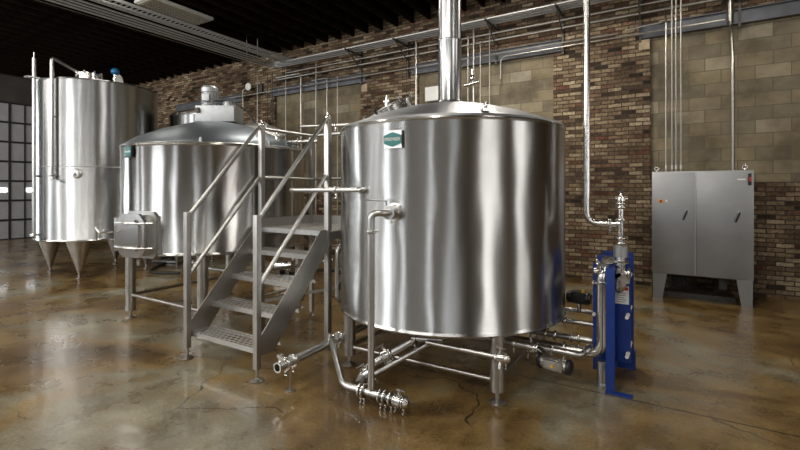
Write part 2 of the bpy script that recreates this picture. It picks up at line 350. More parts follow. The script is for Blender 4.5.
def text_mesh(name, body, size, m, loc, rot, parent, depth=0.0008):
    cu = bpy.data.curves.new(name, 'FONT'); cu.body = body; cu.size = size; cu.align_x = 'CENTER'; cu.align_y = 'CENTER'; cu.extrude = depth
    t = bpy.data.objects.new(name, cu); C.objects.link(t)
    bpy.context.view_layer.update()
    me = bpy.data.meshes.new_from_object(t.evaluated_get(bpy.context.evaluated_depsgraph_get()))
    bpy.data.objects.remove(t); me.name = name
    me.materials.clear(); me.materials.append(m)
    o = bpy.data.objects.new(name, me); C.objects.link(o); o.parent = parent
    o.location = Vector(loc)-Vector(parent['_org']); o.rotation_euler = rot
    return o
def clamp_ring(mb, c, ax, R):
    """sanitary tri-clamp: two flanges, a band and a wing nut"""
    u, v, d = frame(ax); c = Vector(c)
    mb.rev([(R*0.9, -0.012), (R*1.35, -0.010), (R*1.5, -0.004), (R*1.5, 0.004), (R*1.35, 0.010), (R*0.9, 0.012)], c, ax, 20)
    q = c+v*R*1.6; mb.box(q, (0.014, 0.014, 0.014)); mb.cyl(q, q+v*0.03, 0.005, n=8); mb.cyl(q+v*0.03-u*0.014, q+v*0.03+u*0.014, 0.005, n=8)
def butterfly(name, c, ax, R, parent, up=(0, 0, 1), handle=0.13, hdir=None, hm=None):
    """butterfly valve: body between two clamps, stem, lever"""
    c = Vector(c); d = Vector(ax).normalized(); upv = Vector(up).normalized()
    b = MB(); b.cyl(c-d*0.022, c+d*0.022, R*1.55, n=20); clamp_ring(b, c-d*0.034, d, R); clamp_ring(b, c+d*0.034, d, R)
    b.cyl(c, c+upv*(R*1.55+0.035), 0.011, n=10)
    v = b.build(name, M_polish, parent)
    hd = Vector(hdir).normalized() if hdir else d
    t = c+upv*(R*1.55+0.035)
    MB().bar(t-hd*0.02, t+hd*handle, 0.02, 0.007, 0.002).build('lever', hm or M_steel, v)
    return v

# ================================================================== SETTING
X0, X1, YF, YW, ZC = -18.3, 5.0, -4.0, 8.5, 5.6
struct(MB().box(((X0+X1)/2, (YF+YW)/2, -0.1), (X1-X0+0.6, YW-YF+0.6, 0.2)).build('floor', M_floor))
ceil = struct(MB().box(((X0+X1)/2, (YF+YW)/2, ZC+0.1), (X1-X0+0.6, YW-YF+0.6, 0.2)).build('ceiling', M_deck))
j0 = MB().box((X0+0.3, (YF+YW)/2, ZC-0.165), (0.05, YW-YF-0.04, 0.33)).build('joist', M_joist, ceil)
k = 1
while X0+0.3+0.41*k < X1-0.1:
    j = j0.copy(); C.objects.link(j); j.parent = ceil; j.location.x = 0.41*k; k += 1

# back wall: brick with three and a bit openings filled in with buff block, steel lintels over them
OPEN = [(-13.6, -10.62), (-9.2, -6.33), (-4.77, -1.9), (-0.33, 1.78)]
SILL = [1.7, 1.5, 1.5, 1.72]; LT = 4.14
wb = MB(); wb.box(((X0+X1)/2, YW+0.2, (LT+0.0+ZC)/2), (X1-X0, 0.4, ZC-LT))
xs = X0
for (a, b), s in zip(OPEN, SILL):
    wb.box(((xs+a)/2, YW+0.2, LT/2), (a-xs, 0.4, LT)); wb.box(((a+b)/2, YW+0.2, s/2), (b-a, 0.4, s)); xs = b
wb.box(((xs+X1)/2, YW+0.2, LT/2), (X1-xs, 0.4, LT))
wback = struct(wb.build('wall_back', M_brick))
for (a, b), s in zip(OPEN, SILL):
    MB().box(((a+b)/2, YW+0.25, (s+LT)/2), (b-a, 0.4, LT-s)).build('block_infill', M_block, wback, label='buff concrete block infill')
for i, (a, b) in enumerate(OPEN):
    lb = MB(); z0, z1 = 4.13, 4.35
    lb.box(((a+b)/2, YW-0.006, (z0+z1)/2), (b-a+0.3, 0.012, z1-z0)); lb.box(((a+b)/2, YW-0.03, z0+0.006), (b-a+0.3, 0.06, 0.012)); lb.box(((a+b)/2, YW-0.03, z1-0.006), (b-a+0.3, 0.06, 0.012))
    struct(lb.build('trim_%d' % (i+1), M_lintel))
for x, z in ((-6.2, 4.0), (-0.42, 4.03)):
    MB().box((x, YW-0.005, z), (0.16, 0.05, 0.17), bevel=0.008).build('bearing_stone', M_stone, wback, label='tan stone block under the lintel end')

# left wall with an overhead door; plain front and right walls behind the added windows
DY0, DY1, DZ = 1.2, 6.9, 4.42
wl = MB(); wl.box((X0-0.15, (YF+DY0)/2-0.0, ZC/2), (0.3, DY0-YF, ZC)); wl.box((X0-0.15, (DY1+YW)/2, ZC/2), (0.3, YW-DY1, ZC)); wl.box((X0-0.15, (DY0+DY1)/2, (DZ+ZC)/2), (0.3, DY1-DY0, ZC-DZ))
struct(wl.build('wall_left', M_plaster))
door = struct(MB().box((X0-0.06, (DY0+DY1)/2, DZ/2), (0.05, DY1-DY0, DZ)).build('door_1', M_door))
ds = MB(); nz = 7
for k in range(nz+1): ds.box((X0-0.02, (DY0+DY1)/2, DZ*k/nz), (0.05, DY1-DY0, 0.06))
ds.build('rail', M_doorframe, door)
for k in range(15):
    y = DY0+0.1+k*0.395
    if y > DY1: break
    MB().box((X0-0.02, y, DZ/2), (0.04, 0.05 if k % 2 else 0.025, DZ)).build('stile', M_doorframe, door)
for k in range(7):
    y = 6.205-0.725*k
    if y-0.3 < DY0: break
    MB().box((X0-0.028, y, 1.60), (0.02, 0.22, 0.12)).build('pane', M_sky, door, label='small bright window pane in the overhead door')
def window_frame(idx, c, wd, ht, axis):
    f = MB(); x, y, z = c
    for k in range(4):
        t = -wd/2+wd*k/3
        p = (x+t, y, z) if axis == 'x' else (x, y+t, z)
        f.box(p, (0.05, 0.05, ht) if k in (0, 3) else (0.03, 0.03, ht))
    for k in range(6):
        p = (x, y, z-ht/2+ht*k/5); f.box(p, (wd, 0.04, 0.03) if axis == 'x' else (0.04, wd, 0.03))
    struct(f.build('window_%d' % idx, M_doorframe))  # frame in front of an added window light, no opening behind it
wf = MB(); wf.box(((X0+X1)/2, YF-0.15, ZC/2), (X1-X0+0.6, 0.2, ZC)); struct(wf.build('wall_front', M_plaster))
wr = MB(); wr.box((X1+0.15, (YF+YW)/2, ZC/2), (0.2, YW-YF, ZC)); struct(wr.build('wall_right', M_brick))
idx = 1
for x, wd, p in ADDED_FRONT_WIN: window_frame(idx, (x, -3.9, 2.3), wd, 3.0, 'x'); idx += 1
for x, wd, p in ADDED_HIGH_WIN: window_frame(idx, (x, -3.9, 4.7), wd, 1.1, 'x'); idx += 1
for y, wd, p in ADDED_RIGHT_WIN: window_frame(idx, (4.9, y, 2.3), wd, 2.6, 'y'); idx += 1
for y, wd, p in ADDED_LEFT_WIN: window_frame(idx, (-18.1, y, 2.3), wd, 3.2, 'y'); idx += 1

# ================================================================== TANK PARTS
def shell_profile(R, z0, z1):
    return [(R-0.02, z0), (R+0.006, z0), (R+0.010, z0+0.012), (R+0.003, z0+0.028), (R, z0+0.035), (R, z1-0.03), (R+0.003, z1-0.022), (R+0.008, z1-0.012), (R+0.004, z1)]
def tube_leg(root, x, y, ztop, r=0.055):
    l = MB().rev([(0, 0.095), (r, 0.095), (r, ztop), (0, ztop)], (x, y, 0), n=28).build('leg', M_leg, root)
    MB().rev([(0, 0.0), (0.062, 0.0), (0.066, 0.008), (0.05, 0.022), (0.024, 0.03), (0.016, 0.04), (0.016, 0.11), (0, 0.11)], (x, y, 0), n=24).build('foot', M_leg, l)
    return l
def badge(root, cx, cy, R, az, z, w, h, face):
    """plate standing off the shell with a teal hexagonal emblem"""
    n = Vector((math.cos(az), math.sin(az), 0)); t = Vector((-math.sin(az), math.cos(az), 0)); c = Vector((cx, cy, z))+n*(R+0.02)
    rz = az+PI/2
    p = MB().box(c, (w, 0.01, h), rz=rz)
    p.box(c-n*0.012, (w*0.8, 0.02, h*0.8), rz=rz); pl = p.build('badge_plate', face, root, label='small plate with a teal emblem')
    q = c+n*0.006; W = w*0.49; H = h*0.42
    hexa = [(-W, -H*0.55), (-W*0.5, -H*0.8), (0, -H), (W*0.5, -H*0.8), (W, -H*0.55), (W, H*0.55), (W*0.5, H*0.8), (0, H), (-W*0.5, H*0.8), (-W, H*0.55)]
    e = MB().prism([q+t*a+Vector((0, 0, b)) for a, b in hexa], n*0.003).build('emblem', M_teal, pl, label='teal emblem with white lettering')
    text_mesh('lettering', 'PREMIER', w*0.235, M_white, q+n*0.0045, (PI/2, 0, rz), pl)
    return pl

# ------------------------------------------------------------------ brew kettle (front)
K = Vector((-1.85, 3.93, 0)); KR = 1.05
kt = thing('brew_kettle', K, 'large brushed stainless brew kettle right of the steps, teal badge at upper left', 'tank')
MB().rev(shell_profile(KR, 0.51, 2.15), K, n=128).build('shell', M_tank, kt)
MB().rev([(KR+0.004, 2.145), (KR-0.01, 2.17), (0.93, 2.21), (0.75, 2.28), (0.5, 2.355), (0.28, 2.405), (0.12, 2.42), (0, 2.42)], K, n=96).build('dome', M_dome, kt)
MB().rev([(KR-0.02, 0.51), (0.9, 0.50), (0.2, 0.44), (0, 0.43)], K, n=64).build('bottom', M_leg, kt)
kl = [(K.x+0.02+sx*0.70, K.y+sy*0.70) for sx in (-1, 1) for sy in (-1, 1)]
for x, y in kl: tube_leg(kt, x, y, 0.52)
for (p, q) in ((0, 2), (1, 3), (0, 1), (2, 3)):
    MB().cyl((*kl[p], 0.17), (*kl[q], 0.17), 0.019).build('brace', M_leg, kt)
badge(kt, K.x, K.y, KR, -1.545, 1.985, 0.155, 0.135, M_steel)
for az in (-0.86, 2.2, 0.9):
    n = Vector((math.cos(az), math.sin(az), 0)); t = Vector((-math.sin(az), math.cos(az), 0)); c = K+n*(KR-0.06)+Vector((0, 0, 2.2))
    MB().box(c, (0.06, 0.06, 0.02), rz=az).ring(c+Vector((0, 0, 0.035)), t, 0.022, 0.009, 16).build('lifting_lug', M_polish, kt)
# manway on the dome, rear left
mc = Vector((-2.34, 3.60, 2.37)); ma = Vector((-0.34, -0.34, 0.88)).normalized()
mw = MB().rev([(0.235, -0.08), (0.235, 0.0), (0.25, 0.0), (0.25, 0.018), (0.20, 0.028), (0.19, 0.02), (0.19, -0.08)], mc, ma, 48).build('manway', M_polish, kt)
MB().rev([(0, 0.05), (0.10, 0.045), (0.19, 0.02), (0.19, 0.0), (0, 0.0)], mc, ma, 40).build('manway_lid', M_steel, mw)
u, v, d = frame(ma)
for k in range(6):
    a = 2*PI*k/6+0.3; q = mc+(u*math.cos(a)+v*math.sin(a))*0.25
    MB().cyl(q, q+ma*0.05, 0.012, n=8).cyl(q+ma*0.05-u*0.025, q+ma*0.05+u*0.025, 0.009, n=8).build('wing_nut', M_black if k == 2 else M_polish, mw)
b = MB(); q = mc+ma*0.04; b.cyl(q, q+Vector((0, 0, 0.08)), 0.020); b.cyl(q+Vector((-0.035, 0, 0.05)), q+Vector((0.035, 0, 0.05)), 0.016); b.cyl(q+Vector((0, 0, 0.08)), q+Vector((0, 0, 0.11)), 0.009)
b.build('vent_fitting', M_polish, mw)
# side port: ferrule and weld collar where the drop pipe joins
pn = Vector((math.cos(-1.54), math.sin(-1.54), 0)); pc = K+pn*KR+Vector((0, 0, 1.43))
MB().rev([(0.075, -0.01), (0.07, 0.004), (0.04, 0.01), (0.036, 0.035), (0.05, 0.038), (0.05, 0.045), (0, 0.045)], pc, pn, 28).build('port', M_polish, kt)
p2 = K+Vector((math.cos(-1.863), math.sin(-1.863), 0))*KR+Vector((0, 0, 1.6))

# exhaust stack rising from the kettle dome
st = thing('exhaust_stack', (K.x, K.y, 2.42), 'round stainless exhaust stack rising from the kettle dome to the roof', 'chimney')
MB().rev([(0.17, 2.415), (0.125, 2.44), (0.112, 2.46), (0.112, 3.02), (0.115, 3.025), (0.115, 3.04), (0, 3.04)], (K.x, K.y, 0), n=48).build('collar', M_flue, st)
MB().rev([(0, 3.0), (0.108, 3.04), (0.108, ZC-0.004), (0, ZC-0.004)], (K.x, K.y, 0), n=48).build('flue', M_flue, st)
MB().ring((K.x, K.y, 3.04), (0, 0, 1), 0.113, 0.006).build('seam_band', M_steel, st)

# ------------------------------------------------------------------ mash tun (middle)
T = Vector((-5.065, 3.71, 0)); TR = 1.09
mt = thing('mash_tun', T, 'stainless mash tun with domed top and gear motor, left of the steps', 'tank')
MB().rev(shell_profile(TR, 0.895, 2.105), T, n=128).build('shell', M_tank2, mt)
MB().rev([(TR+0.004, 2.10), (TR-0.015, 2.13), (0.95, 2.22), (0.7, 2.33), (0.4, 2.43), (0.2, 2.47), (0, 2.475)], T, n=96).build('dome', M_dome2, mt)
MB().rev([(TR-0.02, 0.895), (0.9, 0.885), (0, 0.84)], T, n=64).build('bottom', M_leg, mt)
tl = [(T.x+sx*0.73, T.y+sy*0.73) for sx in (-1, 1) for sy in (-1, 1)]
for x, y in tl: tube_leg(mt, x, y, 0.91, 0.058)
for (p, q) in ((0, 2), (0, 1), (2, 3), (1, 3)):
    MB().cyl((*tl[p], 0.29), (*tl[q], 0.29), 0.021).build('brace', M_leg, mt)
badge(mt, T.x, T.y, TR, -1.60, 2.02, 0.13, 0.13, M_black)
# grain-out manway on the lower left of the shell
az = -1.42; n = Vector((math.cos(az), math.sin(az), 0)); t = Vector((-math.sin(az), math.cos(az), 0)); up = Vector((0, 0, 1))
dc = T+n*(TR-0.02)+Vector((0, 0, 1.12))
def oct_(c, w, h, ch): return [c+t*a+up*b for a, b in ((-w+ch, -h), (w-ch, -h), (w, -h+ch), (w, h-ch), (w-ch, h), (-w+ch, h), (-w, h-ch), (-w, -h+ch))]
b = MB(); b.prism(oct_(dc+n*-0.02, 0.24, 0.25, 0.05), n*0.05); mf = b.build('grain_door', M_steel, mt, label='polished octagonal grain door with clamp frame')
MB().prism(oct_(dc+n*0.03, 0.20, 0.215, 0.075), n*0.09).build('door_neck', M_steel, mf)
MB().prism(oct_(dc+n*0.12, 0.215, 0.23, 0.085), n*0.03).build('door_lid', M_polish, mf)
MB().prism(oct_(dc+n*0.15, 0.15, 0.165, 0.065), n*0.02).build('lid_boss', M_polish, mf)
b = MB()
for s in (-1, 1): b.tube([dc+n*0.13+up*0.13*s-t*0.27, dc+n*0.185+up*0.13*s-t*0.05, dc+n*0.185+up*0.13*s+t*0.12, dc+n*0.10+up*0.13*s+t*0.27], 0.011, 0.05)
b.cyl(dc+n*0.12-t*0.27+up*0.18, dc+n*0.12-t*0.27-up*0.18, 0.013); b.build('clamp_bar', M_polish, mf)
b = MB(); q = dc+n*0.15-t*0.27+up*0.03; b.cyl(q, q+n*0.12-t*0.03, 0.01)
h = q+n*0.12-t*0.03
for k in range(3):
    a = 2*PI*k/3+0.4; dv = (t*math.cos(a)+up*math.sin(a)); b.cyl(h, h+dv*0.07, 0.008, n=8); b.ball(h+dv*0.075, 0.013, n=10)
b.build('hand_wheel', M_polish, mf)
b = MB(); q = dc-up*0.30+n*0.05; b.box(q, (0.035, 0.02, 0.06), rz=az+PI/2).build('door_catch', M_polish, mf)
# manway lid and fittings on the dome, right side
mc = Vector((-4.53, 4.02, 2.37)); ma = Vector((0.42, -0.10, 0.90)).normalized()
mw = MB().rev([(0.24, -0.10), (0.24, 0.0), (0.26, 0.0), (0.26, 0.02), (0.2, 0.03), (0, 0.045), (0, 0.0)], mc, ma, 40).build('manway', M_steel, mt)
u, v, d = frame(ma)
b = MB(); b.cyl(mc+ma*0.04, mc+ma*0.09, 0.02); b.cyl(mc+ma*0.09-v*0.06, mc+ma*0.09+v*0.06, 0.009); b.build('lid_handle', M_steel, mw)
b = MB(); q = Vector((-4.13, 3.85, 2.10)); b.cyl(q-Vector((0, 0, 0.1)), q+Vector((0, 0, 0.16)), 0.055, 0.03); b.ring(q+Vector((0, 0, 0.16)), (0, 0, 1), 0.035, 0.012, 16); b.cyl(q+Vector((0, 0, 0.16)), q+Vector((0, 0, 0.22)), 0.022); b.build('vent_fitting', M_polish, mt)
for az in (-0.80, -0.1):
    nn = Vector((math.cos(az), math.sin(az), 0)); c = T+nn*(TR-0.02)+Vector((0, 0, 2.13)); MB().box(c, (0.06, 0.025, 0.03), rz=az).cyl(c, c+Vector((0, 0, 0.035)), 0.012).build('dome_clip', M_steel, mt)
# rim band
MB().ring(T+Vector((0, 0, 2.11)), (0, 0, 1), TR+0.004, 0.007, 96).build('rim_band', M_polish, mt)

# gear motor on the mash tun dome
G = Vector((-5.04, 3.71, 2.45)); gz = math.radians(31.6)
gm = thing('gear_motor', G, 'grey agitator gear motor sitting on top of the mash tun dome', 'motor')
gr = Vector((math.cos(gz), math.sin(gz), 0))
MB().box(G+Vector((0, 0, 0.12))+gr*0.0, (0.50, 0.34, 0.21), rz=gz, bevel=0.025).build('gearbox', M_cast, gm)
b = MB(); b.rev([(0, 0), (0.14, 0), (0.16, 0.02), (0.0, 0.02)], G-Vector((0, 0, 0.0)), n=32)
b.build('mounting_flange', M_steel, gm)
mcen = G-gr*0.13+Vector((0, 0, 0.22))
mo = MB().rev([(0, 0), (0.11, 0), (0.11, 0.02), (0.095, 0.03), (0.095, 0.19), (0.105, 0.195), (0.105, 0.25), (0.08, 0.28), (0, 0.29)], mcen, n=32).build('motor', M_cast, gm)
b = MB()
for k in range(20):
    a = 2*PI*k/20; q = mcen+Vector((math.cos(a)*0.098, math.sin(a)*0.098, 0.11)); b.box(q, (0.014, 0.004, 0.15), rz=a)
b.build('cooling_fin', M_cast, mo)
MB().box(mcen-Vector((gr.y, -gr.x, 0))*-0.0+Vector((0.07, -0.10, 0.11)), (0.09, 0.06, 0.09), rz=gz, bevel=0.008).build('terminal_box', M_cast, mo)
MB().rev([(0, 0), (0.08, 0), (0.08, 0.06), (0.07, 0.075), (0, 0.08)], G+gr*0.12+Vector((0, 0, 0.22)), n=28).build('bearing_cap', M_cast, gm)
MB().box(G-gr*0.18+Vector((0.07, -0.175, 0.16)), (0.05, 0.03, 0.06), rz=gz).build('oil_plug', M_darksteel, gm)
MB().tube([G+gr*0.0+Vector((0, -0.08, 0.30)), G+gr*0.2+Vector((0, -0.05, 0.30)), G+gr*0.40+Vector((0, -0.02, 0.16)), G+gr*0.46+Vector((0, 0, 0.02))], 0.010, 0.1).build('cable', M_rubber, gm)

# ------------------------------------------------------------------ tall storage tank (left)
B3 = Vector((-9.79, 4.43, 0)); BR = 1.03
bt = thing('storage_tank', B3, 'tall stainless storage tank on cone legs at the far left near the overhead door', 'tank')
MB().rev(shell_profile(BR, 0.68, 3.60), B3, n=128).build('shell', M_tank3, bt)
MB().rev([(BR, 3.595), (BR-0.03, 3.61), (0.6, 3.68), (0.2, 3.72), (0, 3.73)], B3, n=64).build('dome', M_dome, bt)
MB().rev([(BR-0.02, 0.68), (0.7, 0.66), (0, 0.60)], B3, n=64).build('bottom', M_leg, bt)
MB().ring(B3+Vector((0, 0, 2.02)), (0, 0, 1), BR+0.0, 0.006, 96).build('weld_band', M_steel, bt)
for sx in (-1, 1):
    for sy in (-1, 1):
        x, y = B3.x+sx*0.60, B3.y+sy*0.60
        l = MB().rev([(0, 0.10), (0.028, 0.10), (0.21, 0.69), (0, 0.69)], (x, y, 0), n=28).build('cone_leg', M_leg, bt)
        MB().rev([(0, 0), (0.05, 0), (0.05, 0.015), (0.02, 0.03), (0.02, 0.12), (0, 0.12)], (x, y, 0), n=20).build('foot', M_leg, l)
mw = MB().rev([(0, 0), (0.19, 0), (0.19, 0.10), (0.22, 0.10), (0.22, 0.13), (0, 0.15)], B3+Vector((0.28, -0.30, 3.67)), n=32).build('manway', M_polish, bt)
for k in range(8):
    a = 2*PI*k/8; q = B3+Vector((0.28+0.21*math.cos(a), -0.30+0.21*math.sin(a), 3.76))
    MB().cyl(q, q+Vector((0, 0, 0.08)), 0.014, n=8).build('wing_nut', M_polish, mw)
q = B3+Vector((0.62, 0.0, 3.66)); b = MB().cyl(q, q+Vector((0, 0, 0.16)), 0.03); b.cyl(q+Vector((0, 0, 0.06)), q+Vector((0.0, 0, 0.09)), 0.05); rv = b.build('relief_valve', M_polish, bt)
MB().ball(q+Vector((0, 0, 0.22)), 0.075, (1, 1, 0.9)).build('gauge_cap', M_bluehandle, rv, label='blue gauge cap')
q = B3+Vector((0.86, -0.05, 3.60)); MB().prism([q+Vector((0, -0.08, 0)), q+Vector((0, 0.08, 0)), q+Vector((0, 0.05, 0.14)), q+Vector((0, 0, 0.18)), q+Vector((0, -0.05, 0.14))], (0.02, 0, 0)).build('lifting_lug', M_steel, bt)
# bracket and sight tube at the left edge
az = -1.50; n = Vector((math.cos(az), math.sin(az), 0)); c = B3+n*(BR+0.07)+Vector((0.07, 0, 0))
b = MB(); b.box(B3+n*(BR+0.02)+Vector((0, 0, 3.60)), (0.34, 0.12, 0.025), rz=az).cyl(c+Vector((-0.05, 0, 0.74)), c+Vector((-0.05, 0, 3.95)), 0.03)
b.cyl(c+Vector((-0.05, 0, 3.95)), c+Vector((-0.05, 0, 4.05)), 0.012)
for z in (1.85, 0.80): b.cyl(c+Vector((-0.05, 0, z)), B3+n*(BR-0.01)+Vector((0, 0, z)), 0.02)
b.build('level_tube', M_steel, bt)
b = MB(); b.ring(c+Vector((-0.05, -0.02, 0.80)), (0, 1, 0), 0.035, 0.02, 16); b.cyl(c+Vector((-0.12, -0.03, 0.80)), c+Vector((0.05, -0.03, 0.80)), 0.016); b.build('drain_valve', M_polish, bt)
az = -1.11; n = Vector((math.cos(az), math.sin(az), 0)); c = B3+n*(BR+0.06)
b = MB(); b.tube([c+Vector((0, 0, 1.80)), c+Vector((0, 0, 3.93)), B3+Vector((0.15, -0.35, 3.80))], 0.030, 0.07)
for z in (1.88, 2.9): b.cyl(c+Vector((0, 0, z)), B3+n*(BR-0.01)+Vector((0, 0, z)), 0.015)
b.build('cleaning_pipe', M_steel, bt)
b = MB(); clamp_ring(b, c+Vector((0, 0, 1.86)), (0, 0, 1), 0.034); b.cyl(c+Vector((0, 0, 1.80)), c+Vector((0.14, -0.02, 1.80)), 0.018); b.build('pipe_fitting', M_polish, bt)
for z, azz in ((1.89, -0.75),):
    n = Vector((math.cos(azz), math.sin(azz), 0)); c = B3+n*BR+Vector((0, 0, z))
    b = MB().rev([(0.09, -0.01), (0.085, 0.01), (0.05, 0.02), (0.045, 0.05), (0.065, 0.055), (0.065, 0.07), (0, 0.075)], c, n, 24); b.cyl(c+n*0.07, c+n*0.12+Vector((0, 0, -0.03)), 0.015); b.build('sample_port', M_polish, bt)

# ------------------------------------------------------------------ small tank behind, between the two
B4 = Vector((-8.5, 5.95, 0))
t4 = thing('conditioning_tank', B4, 'smaller stainless tank standing behind the mash tun, only its rim showing', 'tank')
MB().rev(shell_profile(0.72, 0.7, 3.14), B4, n=96).build('shell', M_tank3, t4)
MB().rev([(0.72, 3.135), (0.6, 3.17), (0.2, 3.21), (0, 3.22)], B4, n=64).build('dome', M_dome, t4)
MB().ring(B4+Vector((0, 0, 3.11)), (0, 0, 1), 0.725, 0.012, 64).build('rim_band', M_polish, t4)
for sx in (-1, 1):
    for sy in (-1, 1):
        x, y = B4.x+sx*0.42, B4.y+sy*0.42
        l = MB().rev([(0, 0.08), (0.028, 0.08), (0.14, 0.72), (0, 0.72)], (x, y, 0), n=24).build('cone_leg', M_leg, t4)
        MB().rev([(0, 0), (0.045, 0), (0.045, 0.015), (0.018, 0.03), (0.018, 0.1), (0, 0.1)], (x, y, 0), n=16).build('foot', M_leg, l)

# ================================================================== STEPS AND PLATFORM
P0 = Vector((-3.455, 3.0, 0)); XL, XR = -3.94, -2.97
pf = thing('access_steps', P0, 'stainless access steps with pipe handrails and small platform between the tanks', 'stairs')
for x, s in ((XL, 1), (XR, -1)):
    poly = [(x, 2.53, 0.20), (x, 2.73, 0.195), (x, 3.37, 0.925), (x, 3.45, 1.02), (x, 3.45, 1.20), (x, 3.335, 1.20), (x, 2.53, 0.30)]
    MB().prism(poly, (0.008*s, 0, 0)).box((x+0.02*s, 3.05, 0.0), (0.001, 0.001, 0.001)).build('stringer', M_plate, pf) if False else MB().prism(poly, (0.008*s, 0, 0)).build('stringer', M_plate, pf)
for k in range(4):
    y0 = 2.58+0.225*k; z = 0.25+0.236*k; dp = 0.235
    tr = MB().box(((XL+XR)/2, y0+dp/2, z), (XR-XL-0.02, dp, 0.003)).build('tread', M_grate, pf)
    b = MB(); b.box(((XL+XR)/2, y0, z-0.022), (XR-XL-0.02, 0.004, 0.045)); b.box(((XL+XR)/2, y0+dp, z-0.015), (XR-XL-0.02, 0.004, 0.03)); b.build('nosing', M_steel, tr)
PB = 4.25
pd = MB().box(((XL+XR)/2+0.04, (3.42+PB)/2, 1.185), (XR-XL+0.06, PB-3.42, 0.003)).build('platform_deck', M_grate, pf)
b = MB(); b.box(((XL+XR)/2, 3.42, 1.16), (XR-XL-0.02, 0.005, 0.05)); b.build('nosing', M_steel, pd)
b = MB()
for x in (XL, XR): b.box((x, (3.42+PB)/2, 1.14), (0.05, PB-3.42, 0.08))
b.box(((XL+XR)/2, PB, 1.14), (XR-XL, 0.05, 0.08)); b.build('platform_frame', M_plate, pf)
b = MB(); b.box(((XL+XR)/2+0.05, PB, 1.235), (XR-XL+0.10, 0.005, 0.10)); b.box((XL-0.0, (3.45+PB)/2, 1.235), (0.005, PB-3.45, 0.10)); b.build('toe_board', M_plate, pf)
for x in (XL, XR):
    l = MB().box((x, 2.545, (0.10+1.39)/2), (0.05, 0.05, 1.29), bevel=0.004).build('lower_post', M_plate, pf)
    MB().rev([(0, 0), (0.055, 0), (0.058, 0.008), (0.03, 0.02), (0.012, 0.03), (0.012, 0.12), (0, 0.12)], (x, 2.545, 0), n=20).build('foot', M_leg, l)
    l = MB().box((x, 3.44, (0.06+2.31)/2), (0.055, 0.055, 2.25), bevel=0.004).build('upper_post', M_plate if x < -3 else M_plate, pf)
    MB().rev([(0, 0), (0.055, 0), (0.058, 0.008), (0.03, 0.02), (0.012, 0.03), (0.012, 0.08), (0, 0.08)], (x, 3.44, 0), n=20).build('foot', M_leg, l)
    MB().ball((x, 3.44, 2.33), 0.034, (1, 1, 0.8)).cyl((x, 3.44, 2.33), (x, 3.44, 2.38), 0.010).build('post_cap', M_polish, l)
    l = MB().box((x, PB, (0.06+2.29)/2), (0.05, 0.05, 2.23), bevel=0.004).build('rear_post', M_plate, pf)
    MB().rev([(0, 0), (0.055, 0), (0.058, 0.008), (0.03, 0.02), (0.012, 0.03), (0.012, 0.08), (0, 0.08)], (x, PB, 0), n=20).build('foot', M_leg, l)
    MB().tube([(x, 2.565, 1.36), (x, 3.41, 2.31)], 0.021).build('handrail', M_steel, pf)
    MB().tube([(x, 2.57, 0.80), (x, 3.41, 1.74)], 0.019).build('mid_rail', M_steel, pf)
MB().tube([(XL, 3.44, 2.29), (XL, PB, 2.29), (XR, PB, 2.29)], 0.020, 0.05).build('guard_rail', M_steel, pf)
MB().tube([(XL, 3.44, 1.74), (XL, PB, 1.74), (XR, PB, 1.74)], 0.017, 0.05).build('guard_rail', M_steel, pf)
MB().bar((XL, 3.46, 0.35), (XR, PB-0.02, 0.55), 0.03, 0.03).build('cross_brace', M_plate, pf)

# ================================================================== KETTLE PIPEWORK
dp = thing('drop_pipe', (-1.905, 2.69, 0.06), 'upright stainless pipe in front of the kettle, elbowed into its side port', 'pipe')
MB().tube([(-1.905, 2.69, 0.13), (-1.905, 2.69, 1.43), pc+pn*0.13, pc+pn*0.045], 0.026, 0.07).build('pipe', M_steel, dp)
for c, ax in (((-1.905, 2.69, 1.29), (0, 0, 1)), (pc+pn*0.055, pn)):
    b = MB(); clamp_ring(b, c, ax, 0.029); b.build('clamp', M_polish, dp)
v = MB().cyl(pc+pn*0.055, pc+pn*0.10, 0.052).build('valve_body', M_polish, dp)
b = MB(); q = pc+pn*0.08+Vector((-0.03, 0, 0)); b.cyl(q, q+Vector((0, 0, 0.08)), 0.01, n=10); b.bar(q+Vector((0.01, 0, 0.085)), q+Vector((-0.15, -0.05, 0.095)), 0.024, 0.010); b.build('lever', M_steel, dp)

mn = thing('drain_manifold', (-1.9, 2.69, 0.0), 'low stainless drain manifold with clamped valves on the floor before the kettle', 'pipe')
MB().tube([(-2.60, 3.06, 0.26), (-2.17, 2.69, 0.10), (-1.64, 2.69, 0.10)], 0.028, 0.07).build('pipe', M_steel, mn)
for x in (-2.0, -1.97, -1.82, -1.78, -1.73):
    b = MB(); clamp_ring(b, (x, 2.69, 0.10), (1, 0, 0), 0.035); b.cyl((x, 2.69, 0.07), (x, 2.69, 0.0), 0.006, n=8); b.build('clamp', M_polish, mn)
butterfly('end_valve', (-1.66, 2.69, 0.10), (1, 0, 0), 0.03, mn, up=(0, 0, 1), handle=0.05)
MB().rev([(0, 0), (0.04, 0), (0.045, 0.01), (0.02, 0.03), (0, 0.03)], (-1.615, 2.69, 0.10), (1, 0, 0), 20).build('end_cap', M_polish, mn)
cl = thing('outlet_pipes', (-1.75, 3.0, 0.3), 'pair of sloping stainless outlet pipes running from under the kettle down to the manifold', 'pipe')
MB().tube([(-1.45, 3.35, 0.46), (-1.60, 3.13, 0.42), (-2.05, 2.76, 0.12)], 0.020, 0.06).build('pipe', M_steel, cl)
MB().tube([(-1.55, 3.35, 0.48), (-1.70, 3.12, 0.45), (-2.06, 2.84, 0.20), (-2.04, 2.72, 0.13)], 0.033, 0.05).build('pipe', M_steel, cl)
dd = Vector((-0.36, -0.28, -0.25)).normalized()
butterfly('outlet_valve', (-1.93, 2.94, 0.29), dd, 0.042, cl, up=(-0.3, -0.3, 0.9), handle=0.06)
